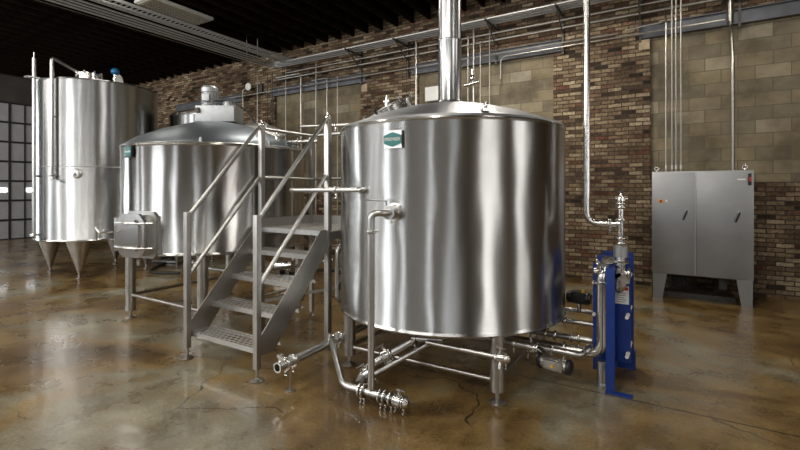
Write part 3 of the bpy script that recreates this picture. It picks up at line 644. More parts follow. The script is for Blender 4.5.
butterfly('outlet_valve', (-2.03, 2.82, 0.17), dd, 0.040, cl, up=(-0.2, -0.5, 0.85), handle=0.05)
b = MB()
for (x, y, z) in ((-1.72, 3.02, 0.44), (-1.66, 3.12, 0.44), (-1.58, 3.15, 0.45)): clamp_ring(b, (x, y, z), (1, 0.2, 0), 0.032)
b.cyl((-1.75, 3.02, 0.44), (-1.52, 3.1, 0.44), 0.022); b.build('fittings_block', M_polish, cl)

cp = thing('cross_pipe', (-1.3, 3.08, 0.42), 'thin stainless pipe crossing under the kettle front to the front leg valve', 'pipe')
MB().tube([(-1.62, 3.02, 0.43), (-1.06, 3.10, 0.395)], 0.019).build('pipe', M_steel, cp)
butterfly('end_valve', (-1.055, 3.10, 0.395), (1, 0.12, 0), 0.026, cp, up=(0, -0.2, 1), handle=0.04)
MB().ball((-1.01, 3.09, 0.40), 0.028, n=12).cyl((-1.055, 3.1, 0.44), (-1.055, 3.06, 0.33), 0.012).build('valve_cap', M_polish, cp)

tp = thing('transfer_pipe', (-2.63, 3.2, 0.2), 'thick open-ended stainless transfer pipe running low past the foot of the steps', 'pipe')
b = MB(); b.tube([(-2.63, 2.53, 0.215), (-2.63, 4.6, 0.28)], 0.036, 0.05, 20); b.build('pipe', M_steel, tp)
b = MB(); b.rev([(0.030, 0.09), (0.042, 0.09), (0.042, 0.0), (0.030, 0.0)], (-2.63, 2.45, 0.215), (0, 1, 0), 24, close=True); clamp_ring(b, (-2.63, 2.54, 0.215), (0, 1, 0), 0.037); b.build('open_end', M_polish, tp)
MB().cyl((-2.63, 2.49, 0.215), (-2.63, 2.50, 0.215), 0.031).build('bore', M_bore_shade, tp, label='dark pipe opening')  # disc blackened to stand for shade inside the open pipe end
b = MB(); b.cyl((-2.63, 2.49, 0.25), (-2.63, 2.49, 0.30), 0.018, n=6); b.box((-2.63, 2.48, 0.30), (0.03, 0.04, 0.02)); b.build('end_fitting', M_polish, tp)
b = MB(); clamp_ring(b, (-2.63, 2.62, 0.217), (0, 1, 0), 0.037); b.build('clamp', M_polish, tp)
b = MB(); b.cyl((-2.60, 2.56, 0.0), (-2.60, 2.56, 0.20), 0.006, n=8); b.rev([(0, 0), (0.04, 0), (0.04, 0.008), (0, 0.014)], (-2.60, 2.56, 0), n=20); b.build('stand', M_leg, tp)
b = MB(); clamp_ring(b, (-2.63, 3.12, 0.235), (0, 1, 0), 0.038); b.cyl((-2.63, 3.08, 0.25), (-2.63, 3.08, 0.31), 0.022); clamp_ring(b, (-2.63, 3.20, 0.24), (0, 1, 0), 0.038); b.build('tee_fitting', M_polish, tp)

lp = thing('looped_pipe', (-2.83, 3.55, 0.45), 'looped stainless pipe beside the lower left edge of the kettle', 'pipe')
MB().tube([(-2.87, 3.77, 1.04), (-2.87, 3.46, 1.04), (-2.87, 3.46, 0.47), (-2.87, 3.77, 0.47)], 0.021, 0.09).build('pipe', M_steel, lp)
MB().tube([(-2.76, 3.95, 0.40), (-2.76, 3.60, 0.40), (-2.62, 3.50, 0.33)], 0.020, 0.06).build('pipe', M_steel, lp)
MB().tube([(-2.90, 3.50, 0.58), (-2.90, 3.80, 0.86)], 0.017).build('hose', M_rubber, lp)

hb = thing('cleaning_pipe', (-2.5, 2.93, 1.6), 'short level pipe with rounded end sticking out from the kettle side over the steps', 'pipe')
MB().tube([(p2.x, p2.y+0.02, 1.6), (p2.x, 2.885, 1.6), (-2.915, 2.885, 1.6)], 0.020, 0.03).ball((-2.915, 2.885, 1.6), 0.020, n=12).build('pipe', M_steel, hb)
b = MB(); clamp_ring(b, (-2.40, 2.885, 1.6), (1, 0, 0), 0.022); b.build('clamp', M_polish, hb)
MB().ball((p2.x, 2.885, 1.6), 0.026, n=12).build('elbow', M_polish, hb)

# valve cluster behind the platform
vc = thing('valve_cluster', (-3.28, 4.75, 0), 'cluster of instruments and valves on a stand behind the platform, beside the kettle', 'valve assembly')
MB().cyl((-3.33, 4.75, 0), (-3.33, 4.75, 2.25), 0.022).cyl((-3.33, 4.75, 0), (-3.33, 4.75, 0.02), 0.12).build('stand_pipe', M_steel, vc)
MB().cyl((-3.50, 4.62, 1.93), (-3.26, 4.78, 1.93), 0.15, n=28).cyl((-3.54, 4.60, 1.93), (-3.50, 4.62, 1.93), 0.08).build('round_housing', M_polish, vc)
MB().box((-3.35, 4.70, 1.76), (0.26, 0.2, 0.06), bevel=0.01).build('blue_bracket', M_bluehandle, vc, label='blue bracket')
MB().tube([(-3.6, 4.72, 2.13), (-2.95, 4.72, 2.13)], 0.018).tube([(-3.5, 4.75, 2.28), (-3.1, 4.75, 2.28), (-3.1, 4.75, 2.05)], 0.018).tube([(-3.45, 4.70, 2.42), (-3.45, 4.70, 2.13)], 0.015).build('manifold', M_steel, vc)
MB().box((-3.25, 4.72, 2.35), (0.30, 0.05, 0.06)).cyl((-3.36, 4.72, 1.70), (-3.36, 4.72, 1.35), 0.07).build('actuator', M_black, vc)
b = MB(); clamp_ring(b, (-3.33, 4.75, 2.2), (0, 0, 1), 0.03); clamp_ring(b, (-3.1, 4.75, 2.15), (0, 0, 1), 0.025); clamp_ring(b, (-3.33, 4.75, 1.5), (0, 0, 1), 0.03); b.build('clamp', M_polish, vc)
tpipe = thing('top_pipe', (-3.6, 4.6, 2.3), 'horizontal grey blue pipe behind the two handrail tops', 'pipe')
MB().tube([(-4.22, 4.34, 2.445), (-3.35, 4.5, 2.42)], 0.020).build('pipe', M_leg, tpipe)
b = MB(); clamp_ring(b, (-3.70, 4.436, 2.43), (1, 0.18, 0), 0.021); b.build('clamp', M_polish, tpipe)
sp_ = thing('spray_pipe', (-3.7, 4.2, 2.2), 'short spray pipe with clamps reaching from the mash tun dome towards the kettle', 'pipe')
MB().tube([(-4.15, 4.0, 2.10), (-4.15, 4.0, 2.20), (-3.72, 4.12, 2.20)], 0.022, 0.05).build('pipe', M_steel, sp_)
b = MB(); clamp_ring(b, (-4.05, 4.03, 2.20), (1, 0.28, 0), 0.026); clamp_ring(b, (-3.98, 4.05, 2.20), (1, 0.28, 0), 0.026); b.build('clamp', M_polish, sp_)

# pumps and hoses on the floor behind
def pump(loc, rz, label, hose=True, sc=1.0):
    r = thing('pump', loc, label, 'pump', None)
    o = Vector(loc); d = Vector((math.cos(rz), math.sin(rz), 0)); s = Vector((-d.y, d.x, 0)); z = Vector((0, 0, 1))
    MB().box(o+z*0.03, (0.5*sc, 0.25*sc, 0.04), rz=rz, bevel=0.005).build('base_plate', M_steel, r)
    for k in (-1, 1): MB().box(o+z*0.09*sc+d*0.1*sc*k, (0.04*sc, 0.18*sc, 0.08*sc), rz=rz).build('bracket', M_darksteel, r)
    b = MB(); b.cyl(o+z*0.2*sc-d*0.2*sc, o+z*0.2*sc+d*0.08*sc, 0.09*sc); b.rev([(0.094*sc, 0), (0.06*sc, 0.03*sc), (0, 0.035*sc)], o+z*0.2*sc-d*0.2*sc, -d, 24); b.build('motor', M_polish, r)
    b = MB(); b.cyl(o+z*0.2*sc+d*0.09*sc, o+z*0.2*sc+d*0.16*sc, 0.11*sc); b.cyl(o+z*0.2*sc+d*0.16*sc, o+z*0.2*sc+d*0.26*sc, 0.03*sc); b.cyl(o+z*0.28*sc+d*0.12*sc+s*0.05, o+z*0.42*sc+d*0.12*sc+s*0.05, 0.025*sc); b.build('volute', M_steel, r)
    b = MB(); clamp_ring(b, o+z*0.2*sc+d*0.25*sc, d, 0.033*sc); clamp_ring(b, o+z*0.41*sc+d*0.12*sc+s*0.05, z, 0.03*sc); b.build('clamp', M_polish, r)
    return r
pump((-9.55, 5.75, 0), 0.3, 'polished pump on the floor between the tall storage tank and the mash tun', sc=1.3)
pump((-6.1, 5.9, 0), 0.2, 'small pump on the floor seen under the mash tun', sc=1.0)
pump((-3.75, 5.3, 0), 0.1, 'pump with bluish steel body on the floor behind the steps', sc=1.5)
def hose(pts, r, label):
    o = MB().tube(pts, r, 0.25, 12).build('hose', M_rubber, None, loc=pts[0]); tag(o, label, 'hose')
hose([(-4.6, 5.6, 0.03), (-4.0, 6.1, 0.03), (-3.2, 5.7, 0.03), (-2.6, 6.2, 0.03), (-1.9, 5.8, 0.03)], 0.028, 'black hose lying on the floor behind the steps, nearer the kettle')
hose([(-6.6, 6.3, 0.03), (-5.6, 6.8, 0.03), (-5.0, 6.3, 0.03), (-4.2, 6.9, 0.03), (-3.5, 6.5, 0.03)], 0.03, 'black hose lying on the floor behind the mash tun')
hose([(-8.0, 5.0, 0.028), (-8.5, 4.7, 0.028), (-8.9, 5.0, 0.028), (-9.3, 5.5, 0.028)], 0.028, 'black hose on the floor behind the legs of the tall storage tank')
up_ = thing('underside_pipe', (-5.2, 4.0, 0.6), 'stainless drain pipe with a valve hanging under the mash tun', 'pipe')
MB().tube([(-5.3, 3.7, 0.87), (-5.3, 3.7, 0.62), (-5.0, 3.55, 0.60), (-4.2, 3.55, 0.63), (-3.9, 4.6, 0.66)], 0.022, 0.06).build('pipe', M_steel, up_)
MB().tube([(-5.35, 3.68, 0.62), (-5.62, 3.60, 0.64)], 0.022).build('pipe', M_steel, up_)
butterfly('drain_valve', (-5.45, 3.66, 0.625), (1, 0.25, 0), 0.026, up_, handle=0.08)
# ================================================================== PLATE HEAT EXCHANGER
hx = thing('heat_exchanger', (-0.44, 4.15, 0), 'blue plate heat exchanger standing on the floor to the right of the kettle', 'heat exchanger')
MB().box((-0.435, 4.17, 0.60), (0.26, 0.03, 0.88), bevel=0.004).build('frame_plate', M_blue, hx)
MB().box((-0.50, 4.09, 0.53), (0.17, 0.025, 0.90), bevel=0.004).build('pressure_plate', M_blue, hx)
MB().box((-0.43, 4.33, 0.56), (0.20, 0.28, 0.72)).build('plate_pack', M_gasket, hx)
MB().box((-0.435, 4.49, 0.60), (0.26, 0.03, 0.88), bevel=0.004).build('rear_plate', M_blue, hx)
MB().box((-0.425, 3.85, 0.50), (0.062, 0.03, 0.98), bevel=0.003).build('support_column', M_blue, hx)
MB().box((-0.365, 3.85, 0.008), (0.19, 0.04, 0.016)).build('foot', M_blue, hx)
MB().box((-0.42, 4.49, 0.08), (0.26, 0.06, 0.16)).build('foot', M_blue, hx)
b = MB(); b.bar((-0.425, 3.85, 0.97), (-0.425, 4.50, 0.97), 0.03, 0.04); b.bar((-0.425, 3.85, 0.14), (-0.425, 4.50, 0.14), 0.03, 0.03); b.build('carrying_bar', M_blue, hx)
for x, z in ((-0.325, 0.85), (-0.325, 0.56), (-0.325, 0.24), (-0.575, 0.55), (-0.575, 0.82)):
    MB().cyl((x, 4.52, z), (x, 4.06, z), 0.012, n=10).cyl((x, 4.09, z), (x, 4.05, z), 0.015, n=6).cyl((x, 4.155, z-0.0), (x, 4.12, z), 0.016, n=12).build('tie_bolt', M_white, hx, label='pale tie bolt with nuts')
wlb = MB().box((-0.375, 4.152, 0.72), (0.115, 0.002, 0.15)).build('warning_label', M_white, hx, label='white and red warning label')
MB().box((-0.375, 4.150, 0.775), (0.105, 0.002, 0.028)).build('red_panel', M_red, wlb)
b = MB()
for k in range(5): b.box((-0.385+0.006*(k % 2), 4.150, 0.735-0.018*k), (0.085-0.01*(k % 3), 0.001, 0.004))
b.build('small_print', M_darksteel, wlb)

# big loop pipe at the exchanger
ep = thing('exchanger_pipe', (-0.5, 4.0, 0.2), 'thick polished pipe curving from under the kettle up to the blue exchanger', 'pipe')
MB().tube([(-1.7, 3.97, 0.25), (-0.505, 3.97, 0.25), (-0.505, 3.97, 0.93), (-0.44, 4.10, 0.98)], 0.037, 0.10, 20).build('pipe', M_polish, ep)
b = MB(); clamp_ring(b, (-0.505, 3.97, 0.84), (0, 0, 1), 0.04); clamp_ring(b, (-0.8, 3.97, 0.25), (1, 0, 0), 0.04); clamp_ring(b, (-0.455, 4.06, 0.97), (0.4, 0.7, 0.2), 0.04); b.build('clamp', M_polish, ep)
b = MB(); b.cyl((-0.505, 3.97, 0.015), (-0.505, 3.97, 0.20), 0.034); b.cyl((-0.505, 3.97, 0), (-0.505, 3.97, 0.015), 0.06); b.build('stub', M_steel, ep)
b = MB(); b.cyl((-0.50, 4.07, 0.95), (-0.50, 4.0, 0.95), 0.045); b.cyl((-0.56, 4.03, 0.92), (-0.40, 4.0, 0.95), 0.03); b.cyl((-0.455, 4.05, 0.94), (-0.455, 3.98, 1.03), 0.048); b.cyl((-0.40, 4.05, 0.93), (-0.40, 3.95, 0.93), 0.042); clamp_ring(b, (-0.53, 4.01, 0.98), (1, 0, 0.3), 0.035); b.build('port_fittings', M_polish, ep)
# valve tower on top of exchanger
vt = thing('valve_tower', (-0.365, 4.0, 0.85), 'slim stack of polished valves and clamps rising above the blue exchanger', 'valve assembly')
vx, vy = -0.365, 4.0
MB().tube([(-0.40, 4.07, 0.80), (vx, 3.98, 0.80), (vx, vy, 1.10)], 0.036, 0.10, 18).build('elbow', M_polish, vt)
MB().cyl((vx, vy, 1.06), (vx, vy, 1.145), 0.055).build('sleeve', M_cast, vt)
b = MB(); b.cyl((vx, vy, 1.10), (vx, vy, 1.50), 0.022); 
for z in (1.17, 1.21, 1.36, 1.46, 1.49): clamp_ring(b, (vx, vy, z), (0, 0, 1), 0.026)
b.build('pipe', M_polish, vt)
b = MB(); b.rev([(0, 0), (0.03, 0), (0.036, 0.02), (0.03, 0.05), (0.012, 0.06), (0.008, 0.09), (0, 0.09)], (vx, vy, 1.49), n=20); b.cyl((vx-0.04, vy, 1.53), (vx+0.05, vy, 1.53), 0.012, n=10); b.build('pressure_valve', M_polish, vt)
MB().cyl((vx-0.02, vy, 1.575), (vx+0.02, vy, 1.585), 0.01, n=10).build('knob', M_black, vt)
b = MB(); b.cyl((vx, vy-0.02, 0.88), (vx, vy-0.05, 0.88), 0.055); clamp_ring(b, (vx, vy, 1.02), (0, 0, 1), 0.04); clamp_ring(b, (vx+0.06, vy, 0.93), (1, 0, 0), 0.03); b.cyl((vx, vy, 0.93), (vx+0.07, vy, 0.93), 0.026); b.build('lower_valve', M_polish, vt)

# tall white-bright riser with elbow
rs = thing('riser_pipe', (-0.62, 4.0, 1.3), 'tall bright stainless riser dropping from the roof and turning right to the valve tower', 'pipe')
MB().tube([(-0.622, 4.0, ZC), (-0.622, 4.0, 1.325), (-0.365, 4.0, 1.325)], 0.027, 0.10, 20).build('pipe', M_polish, rs)
b = MB(); clamp_ring(b, (-0.445, 4.0, 1.325), (1, 0, 0), 0.028); b.build('clamp', M_polish, rs)

# wort lines under the kettle to the exchanger
def line(name, pts, r, label, fil=0.06, m=None, clamps=()):
    t = thing(name, pts[0], label, 'pipe'); MB().tube(pts, r, fil, 16).build('pipe', m or M_steel, t)
    if clamps:
        b = MB()
        for c, ax in clamps: clamp_ring(b, c, ax, r*1.05)
        b.build('clamp', M_polish, t)
    return t
line('process_pipe', [(-1.75, 4.42, 0.47), (-0.66, 4.42, 0.47), (-0.58, 4.35, 0.47)], 0.020, 'upper of the thin process pipes between kettle and exchanger', clamps=[((-0.95, 4.42, 0.47), (1, 0, 0))])
line('process_pipe', [(-1.75, 4.28, 0.40), (-0.575, 4.28, 0.40)], 0.022, 'second process pipe down between kettle and exchanger', clamps=[((-1.0, 4.28, 0.40), (1, 0, 0)), ((-0.85, 4.28, 0.40), (1, 0, 0))])
line('process_pipe', [(-1.75, 4.10, 0.31), (-0.59, 4.10, 0.31)], 0.025, 'process pipe with a clamped check valve, third down beside the exchanger', clamps=[((-0.98, 4.10, 0.31), (1, 0, 0)), ((-0.9, 4.10, 0.31), (1, 0, 0)), ((-0.76, 4.10, 0.31), (1, 0, 0)), ((-0.7, 4.10, 0.31), (1, 0, 0))])
line('process_pipe', [(-2.2, 3.75, 0.24), (-1.1, 3.75, 0.30), (-0.62, 3.75, 0.29), (-0.60, 3.97, 0.30)], 0.023, 'lowest front process pipe leaving from beneath the kettle', clamps=[((-0.85, 3.75, 0.295), (1, 0, 0))])
line('process_pipe', [(-1.6, 3.5, 0.40), (-1.05, 3.55, 0.36), (-0.95, 3.6, 0.33)], 0.026, 'short process pipe under the kettle edge feeding the blue-levered valve', clamps=[((-1.1, 3.545, 0.363), (1, 0.1, 0))])
va = thing('actuated_valve', (-0.8, 3.56, 0.2), 'pneumatic valve actuator with black end caps and a blue lever under the kettle edge', 'valve')
butterfly('valve_body', (-0.97, 3.62, 0.33), (1, 0.1, 0), 0.034, va, up=(-0.2, -0.1, 1), handle=0.07, hdir=(0.2, 0.1, 1.0), hm=M_bluehandle)
A0, A1 = Vector((-0.875, 3.55, 0.265)), Vector((-0.685, 3.52, 0.265)); ad = (A1-A0).normalized()
MB().cyl(A0, A1, 0.050, n=24).box((A0+A1)/2-Vector((0, 0.025, 0)), (0.15, 0.065, 0.07), rz=-0.16, bevel=0.006).build('actuator_body', M_galv, va)
for c, s in ((A0, -1), (A1, 1)):
    MB().rev([(0, 0), (0.056, 0), (0.058, 0.012), (0.056, 0.025), (0.04, 0.036), (0, 0.038)], c, ad*s, 24).build('end_cap', M_black, va)
MB().cyl(A0+ad*0.05+Vector((0, 0.02, 0.03)), (-0.93, 3.64, 0.32), 0.025).build('bracket', M_polish, va)
MB().box((-0.79, 3.475, 0.262), (0.018, 0.012, 0.02)).build('air_fitting', M_yellow, va, label='brass air fitting')
vb = thing('solenoid_valve', (-0.72, 4.40, 0.5), 'black valve actuator beside the left edge of the blue exchanger', 'valve')
MB().cyl((-0.84, 4.40, 0.60), (-0.66, 4.38, 0.60), 0.058, n=24).cyl((-0.855, 4.4, 0.60), (-0.645, 4.38, 0.60), 0.045).box((-0.75, 4.37, 0.62), (0.12, 0.10, 0.09), bevel=0.008).build('actuator_body', M_black, vb)
MB().cyl((-0.75, 4.40, 0.56), (-0.75, 4.41, 0.47), 0.02).build('stem', M_polish, vb)
MB().cyl((-0.70, 4.32, 0.665), (-0.70, 4.32, 0.69), 0.016).build('indicator', M_yellow, vb)

# ================================================================== CONTROL CABINET
CX0, CX1, CY, CD = -0.276, 0.922, 7.62, 0.50
cb_ = thing('control_cabinet', ((CX0+CX1)/2, CY+CD/2, 0), 'two-door stainless electrical control cabinet on legs against the back wall', 'cabinet')
MB().box(((CX0+CX1)/2, CY+CD/2, (0.37+1.87)/2), (CX1-CX0, CD, 1.50), bevel=0.004).build('enclosure', M_cab, cb_)
xm = CX0+0.535
dl = MB().box(((CX0+xm)/2+0.005, CY-0.012, 1.12), (xm-CX0-0.02, 0.022, 1.46), bevel=0.006).build('door', M_cab, cb_)
dr = MB().box(((xm+CX1)/2-0.03, CY-0.012, 1.12), (CX1-xm-0.085, 0.022, 1.46), bevel=0.006).build('door', M_cab, cb_)
def cab_handle(x, z, par):
    h = MB().cyl((x, CY-0.02, z), (x, CY-0.045, z), 0.022, n=16).build('handle', M_steel, par)
    MB().bar((x+0.005, CY-0.05, z+0.01), (x-0.045, CY-0.055, z-0.13), 0.018, 0.022, 0.005).build('handle_grip', M_black, h)
cab_handle(0.16, 1.30, dl); cab_handle(0.765, 1.29, dr)
MB().box((xm+0.0, CY-0.03, 1.12), (0.012, 0.02, 1.46)).build('door_strip', M_steel, cb_)
for x0, x1, s in ((CX0, CX0+0.16, 1), (CX1, CX1-0.22, -1)):
    MB().prism([(x0, CY, 0), (x0+s*0.135, CY, 0), (x0+s*0.19, CY, 0.375), (x0, CY, 0.375)], (0, 0.012, 0)).prism([(x0, CY, 0), (x0, CY, 0.375), (x0, CY+CD, 0.375), (x0, CY+CD, 0.0)], (s*0.01, 0, 0)).build('leg', M_cab, cb_)
for x in (CX0+0.06, CX1-0.09):
    MB().cyl((x, CY+0.08, 1.87), (x, CY+0.08, 1.89), 0.018).ring((x, CY+0.08, 1.918), (0.3, 1, 0), 0.026, 0.008, 20).build('eye_bolt', M_polish, cb_)
sw = MB().box((CX1-0.045, CY-0.01, 1.745), (0.035, 0.03, 0.16), bevel=0.004).build('disconnect_switch', M_black, cb_)
MB().box((CX1-0.045, CY-0.045, 1.745), (0.018, 0.05, 0.06), bevel=0.003).build('switch_lever', M_red, sw, label='red lever')
MB().box((CX1-0.135, CY-0.0245, 1.745), (0.09, 0.002, 0.018)).build('name_strip', M_white, cb_)
es = MB().cyl((CX0+0.115, CY-0.023, 1.435), (CX0+0.115, CY-0.028, 1.435), 0.032).build('stop_button', M_yellow, dl, label='emergency stop button, red on a yellow disc')
MB().rev([(0, 0.02), (0.018, 0.018), (0.02, 0.0), (0, 0.0)], (CX0+0.115, CY-0.028, 1.435), (0, -1, 0), 20).build('button_cap', M_red, es)
MB().box((CX0+0.185, CY-0.024, 1.44), (0.028, 0.004, 0.034)).build('white_tag', M_white, dl)
cabb = thing('cable_bundle', (0.2, 7.9, 0), 'dark cables looping down beneath the control cabinet', 'cables')
for k in range(6):
    x = -0.07+0.035*k; MB().tube([(x, 7.85, 0.37), (x+0.01, 7.82, 0.14+0.02*(k % 3)), (x+0.05, 7.95, 0.12), (x+0.06, 8.0, 0.37)], 0.013, 0.05, 8).build('cable', M_rubber, cabb)
MB().box((0.60, 7.9, 0.27), (0.10, 0.1, 0.20), bevel=0.01).build('cable_gland_box', M_darksteel, cabb)
MB().box((0.25, 8.05, 0.03), (1.0, 0.3, 0.06)).build('floor_tray', M_darksteel, cabb)

# ================================================================== CONDUITS
def conduit(pts, r, label, fil=0.12, m=None, name='conduit', group=None):
    o = MB().tube(pts, r, fil, 10).build(name, m or M_galv, None, loc=pts[-1]); tag(o, label, 'pipe', group); return o
def coupling(o, c, ax, r):
    d = Vector(ax).normalized(); c = Vector(c)
    q = MB().cyl(c-d*0.03, c+d*0.03, r*1.35, n=12).build('coupling', M_steel, o); return q
names4 = ['leftmost', 'second from left', 'third from left', 'rightmost']
for i, x in enumerate((-0.102, -0.023, 0.029, 0.094)):
    yy = 8.0 if i else 8.0
    if i == 0: o = conduit([(-0.70, 8.40, 4.30), (-0.102, 8.3, 4.30), (-0.102, 8.0, 4.25), (-0.102, 8.0, 1.86)], 0.013, 'leftmost of four conduits dropping into the control cabinet, bent at its top')
    else: o = conduit([(x, 8.0, ZC-0.004), (x, 8.0, 1.86)], 0.013, names4[i]+' of four thin conduits dropping into the top of the control cabinet')
    coupling(o, (x, 8.0, 1.95), (0, 0, 1), 0.013)
o = conduit([(0.729, 8.36, ZC-0.004), (0.729, 8.36, 4.1), (0.729, 8.22, 3.95), (0.729, 8.0, 3.4), (0.729, 8.0, 1.86)], 0.022, 'single thicker conduit entering the right half of the control cabinet')
MB().cyl((0.729, 8.36, 4.15), (0.729, 8.36, 4.45), 0.042, n=16).build('coupling', M_galv, o)
# conduits running along the back wall
o = conduit([(-10.9, 8.35, 4.25), (-0.80, 8.35, 4.25)], 0.016, 'lowest long conduit running along the lintels of the back wall')
conduit([(-2.85, 8.35, 3.75), (-2.85, 8.35, 4.17), (0.66, 8.35, 4.19)], 0.014, 'conduit bent up from behind the kettle and running right just under the lintel')
conduit([(-8.9, 8.35, 4.52), (4.6, 8.35, 4.52)], 0.020, 'long pale conduit on the back wall, fourth level up')
conduit([(-8.6, 8.35, 4.66), (4.6, 8.35, 4.66)], 0.016, 'long conduit on the back wall just above the pale one')
WHICH = ['nearest the wall', 'second out from the wall', 'third out from the wall', 'farthest from the wall']
for i in range(4):
    y = 8.23-0.1*i; z = 4.80; x = -8.60-0.14*(3-i)
    conduit([(x, -0.6, z+0.02), (x, y, z+0.02), (-8.3, y, z), (4.6, y, z)], 0.018, 'steel pipe of the four-pipe bundle under the roof, '+WHICH[i], 0.35, M_tray, 'overhead_pipe', 'overhead pipe bundle')
for i, x in enumerate((-6.28, -5.0, -3.75, -2.98, -1.72, -0.48, 0.85, 2.2, 3.5)):
    labs = ['under the black roof left of the exhaust stack', 'next to the exhaust stack on its left', 'behind the exhaust stack', 'right of the exhaust stack', 'behind the tall riser pipe', 'above the left end of the cabinet', 'above the right end of the cabinet', 'outside right', 'far outside right']
    s = thing('strut_bracket', (x, 8.5, 4.1), 'dark strut bracket holding wall conduits, '+labs[i], 'bracket', None)
    MB().box((x, 8.46, 4.50), (0.035, 0.035, 0.85)).build('upright', M_darksteel, s)
    MB().box((x, 8.16, 4.765), (0.035, 0.62, 0.03)).build('arm', M_darksteel, s)
    MB().bar((x, 8.44, 4.45), (x, 7.95, 4.75), 0.02, 0.02).build('brace', M_darksteel, s)
# ceiling tray with pipes running out from the wall
ct = thing('cable_tray', (-9.0, 5.0, 4.85), 'long narrow ladder cable tray hung under the roof from top left to the back wall', 'cable tray')
for x in (-8.14, -8.40): MB().box((x, 3.75, 4.86), (0.02, 8.7, 0.05)).build('side_rail', M_tray, ct)
rg = MB().box((-8.27, -0.6, 4.85), (0.25, 0.02, 0.02)).build('rung', M_tray, ct)
for k in range(1, 96):
    r2 = rg.copy(); C.objects.link(r2); r2.parent = ct; r2.location.y = 0.09*k
for i in range(2):
    conduit([(-8.19-0.14*i, 7.9, 4.79), (-8.19-0.14*i, -0.6, 4.79)], 0.013, 'straight pipe strapped under the ceiling cable tray, %s one' % ('left', 'right')[1-i], 0.1, M_tray, 'overhead_pipe', 'pipes under the cable tray')
for i in range(2):
    conduit([(-9.12-0.14*i, 7.9, 4.84), (-9.12-0.14*i, -0.6, 4.84)], 0.009, ('inner', 'outermost')[i]+' thin dark pipe left of the overhead pipe bundle', 0.1, M_galv, 'overhead_pipe', 'thin pipes beside the cable tray')
for i, (x, y, l) in enumerate(((-9.12, 7.5, 'left'), (-8.95, 7.35, 'middle'), (-8.64, 7.42, 'right'))):
    o = MB().cyl((x, y, 4.86), (x, y, ZC), 0.012, n=8).build('hanger_rod', M_galv, None, loc=(x, y, ZC)); tag(o, 'thin steel rod hanging the cable tray from the roof, %s of three' % l, 'rod')
# vertical drops left of centre
drops = [(-10.385, 4.45, 'leftmost drop above the mash tun, bent at its top', 0.5), (-9.79, 4.78, 'second drop from the left on the brick', 0), (-9.40, 4.78, 'dark drop third from the left on the brick', 0), (-9.20, 4.78, 'dark drop at the left edge of the block infill', 0), (-8.70, 4.9, 'drop crossing the grey lintel at its left end', 0),
         (-8.15, 4.60, 'bright drop elbowed down at the end of the overhead tray', -0.9), (-7.64, 4.78, 'drop rising to the overhead bundle just right of the elbowed one', 0), (-7.28, 4.36, 'drop hooked at its top against the block wall', -0.5), (-6.95, 4.36, 'short drop beside the stone pad', -0.0)]
for i, (x, z, lab, hook) in enumerate(drops):
    pts = [(x, 8.40, 0.0), (x, 8.40, z)]
    if hook: pts.append((x+hook, 8.40, z))
    conduit(pts[::-1], 0.026 if i in (5,) else 0.018 if i in (6, 7) else 0.013, 'wall conduit, '+lab, 0.08, M_darksteel if i in (2, 3) else M_galv)
for x, z, r, lab in ((-4.69, 4.78, 0.020, 'left of the exhaust stack beside the white box'), (-3.50, 4.67, 0.014, 'first right of the exhaust stack'), (-3.38, 4.90, 0.018, 'second right of the exhaust stack'), (-3.24, 4.52, 0.013, 'third right of the exhaust stack'), (-3.05, 4.80, 0.011, 'fourth right of the exhaust stack')):
    conduit([(x, 8.28, z), (x, 8.28, 0.0)], r, 'vertical pipe on the back wall, '+lab, 0.1, M_steel if r > 0.015 else M_galv)
vv = thing('wall_valve', (-3.38, 8.2, 3.9), 'small polished valve on the wall pipes right of the exhaust stack', 'valve')
b = MB(); b.ball((-3.38, 8.22, 3.80), 0.07, n=14); b.cyl((-3.55, 8.22, 3.68), (-3.25, 8.22, 3.72), 0.035); b.cyl((-3.38, 8.22, 3.80), (-3.38, 8.2, 3.98), 0.02); b.build('body', M_polish, vv)
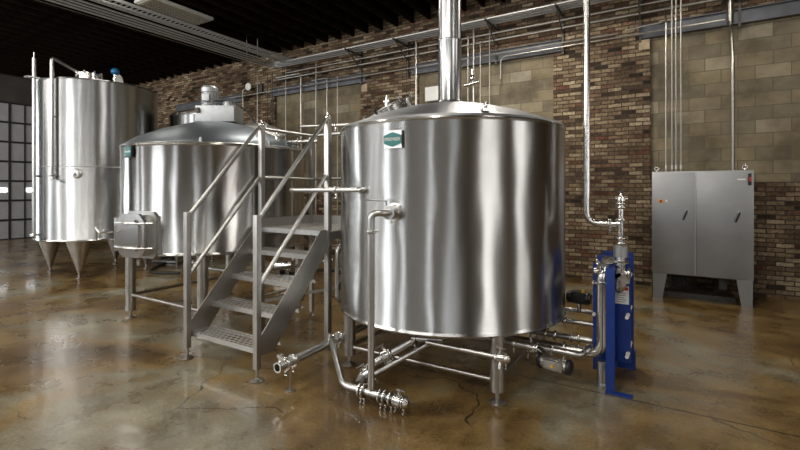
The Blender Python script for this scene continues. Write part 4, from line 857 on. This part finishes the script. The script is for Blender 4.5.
sb = MB().box((-4.335, 8.42, 3.635), (0.36, 0.14, 0.30), bevel=0.01).build('wall_box', M_white, None, loc=(-4.335, 8.49, 3.49)); tag(sb, 'plain white junction box on the back wall just left of the exhaust stack', 'box')
fl = thing('flood_light', (-10.05, 8.45, 4.45), 'small white round spotlight on the brick wall above the mash tun', 'lamp')
MB().cyl((-10.05, 8.48, 4.47), (-10.05, 8.35, 4.47), 0.03).build('bracket', M_darksteel, fl)
MB().rev([(0, 0), (0.05, 0), (0.10, 0.08), (0.095, 0.085), (0, 0.06)], (-10.05, 8.37, 4.47), (0.15, -1, -0.1), 20).build('head', M_white, fl)
MB().box((-9.72, 8.46, 4.42), (0.14, 0.06, 0.24)).build('control_box', M_darksteel, fl)

# ================================================================== LAMP FIXTURES, SEEN AND ADDED
def strip_lamp(x, y, label, group=None, dz=0.0):
    l = thing('ceiling_lamp', (x, y, 5.02+dz), label, 'lamp', group)
    MB().box((x, y, 5.07+dz), (0.56, 1.36, 0.06), bevel=0.01).build('housing', M_white, l)
    b = MB()
    for s in (-1, 1):
        for t in (-0.6, 0.6): b.cyl((x+0.2*s, y+t, 5.10+dz), (x+0.1*s, y+t, ZC), 0.004, n=6)
    b.build('hanger_wire', M_galv, l)
    return l
lm = strip_lamp(-8.68, 5.35, 'hanging rectangular lamp with louvred diffuser above the ceiling cable tray', None, 0.2)
df = MB().box((-8.68, 5.35, 5.23), (0.5, 1.26, 0.012)).build('diffuser', M_tube, lm)
b = MB()
for k in range(22): b.box((-8.68, 4.75+0.0575*k, 5.218), (0.5, 0.006, 0.016))
for k in range(5): b.box((-8.88+0.1*k, 5.35, 5.218), (0.006, 1.26, 0.016))
b.build('louvre', M_galv, df)
HALL = ['above the gap between storage tank and mash tun', 'above the steps', 'above the floor behind the kettle', 'above the floor before the cabinet', 'nearest the front left windows', 'before the mash tun', 'above the photographer', 'at the far right front']
for (x, y, p), t in zip(ADDED_LAMPS, HALL): strip_lamp(x, y, 'strip lamp hanging under the roof, '+t, 'strip lamps of the hall')  # fixtures for the added lamp lights, all out of view
for o in bpy.data.objects:
    if '_org' in o: del o['_org']
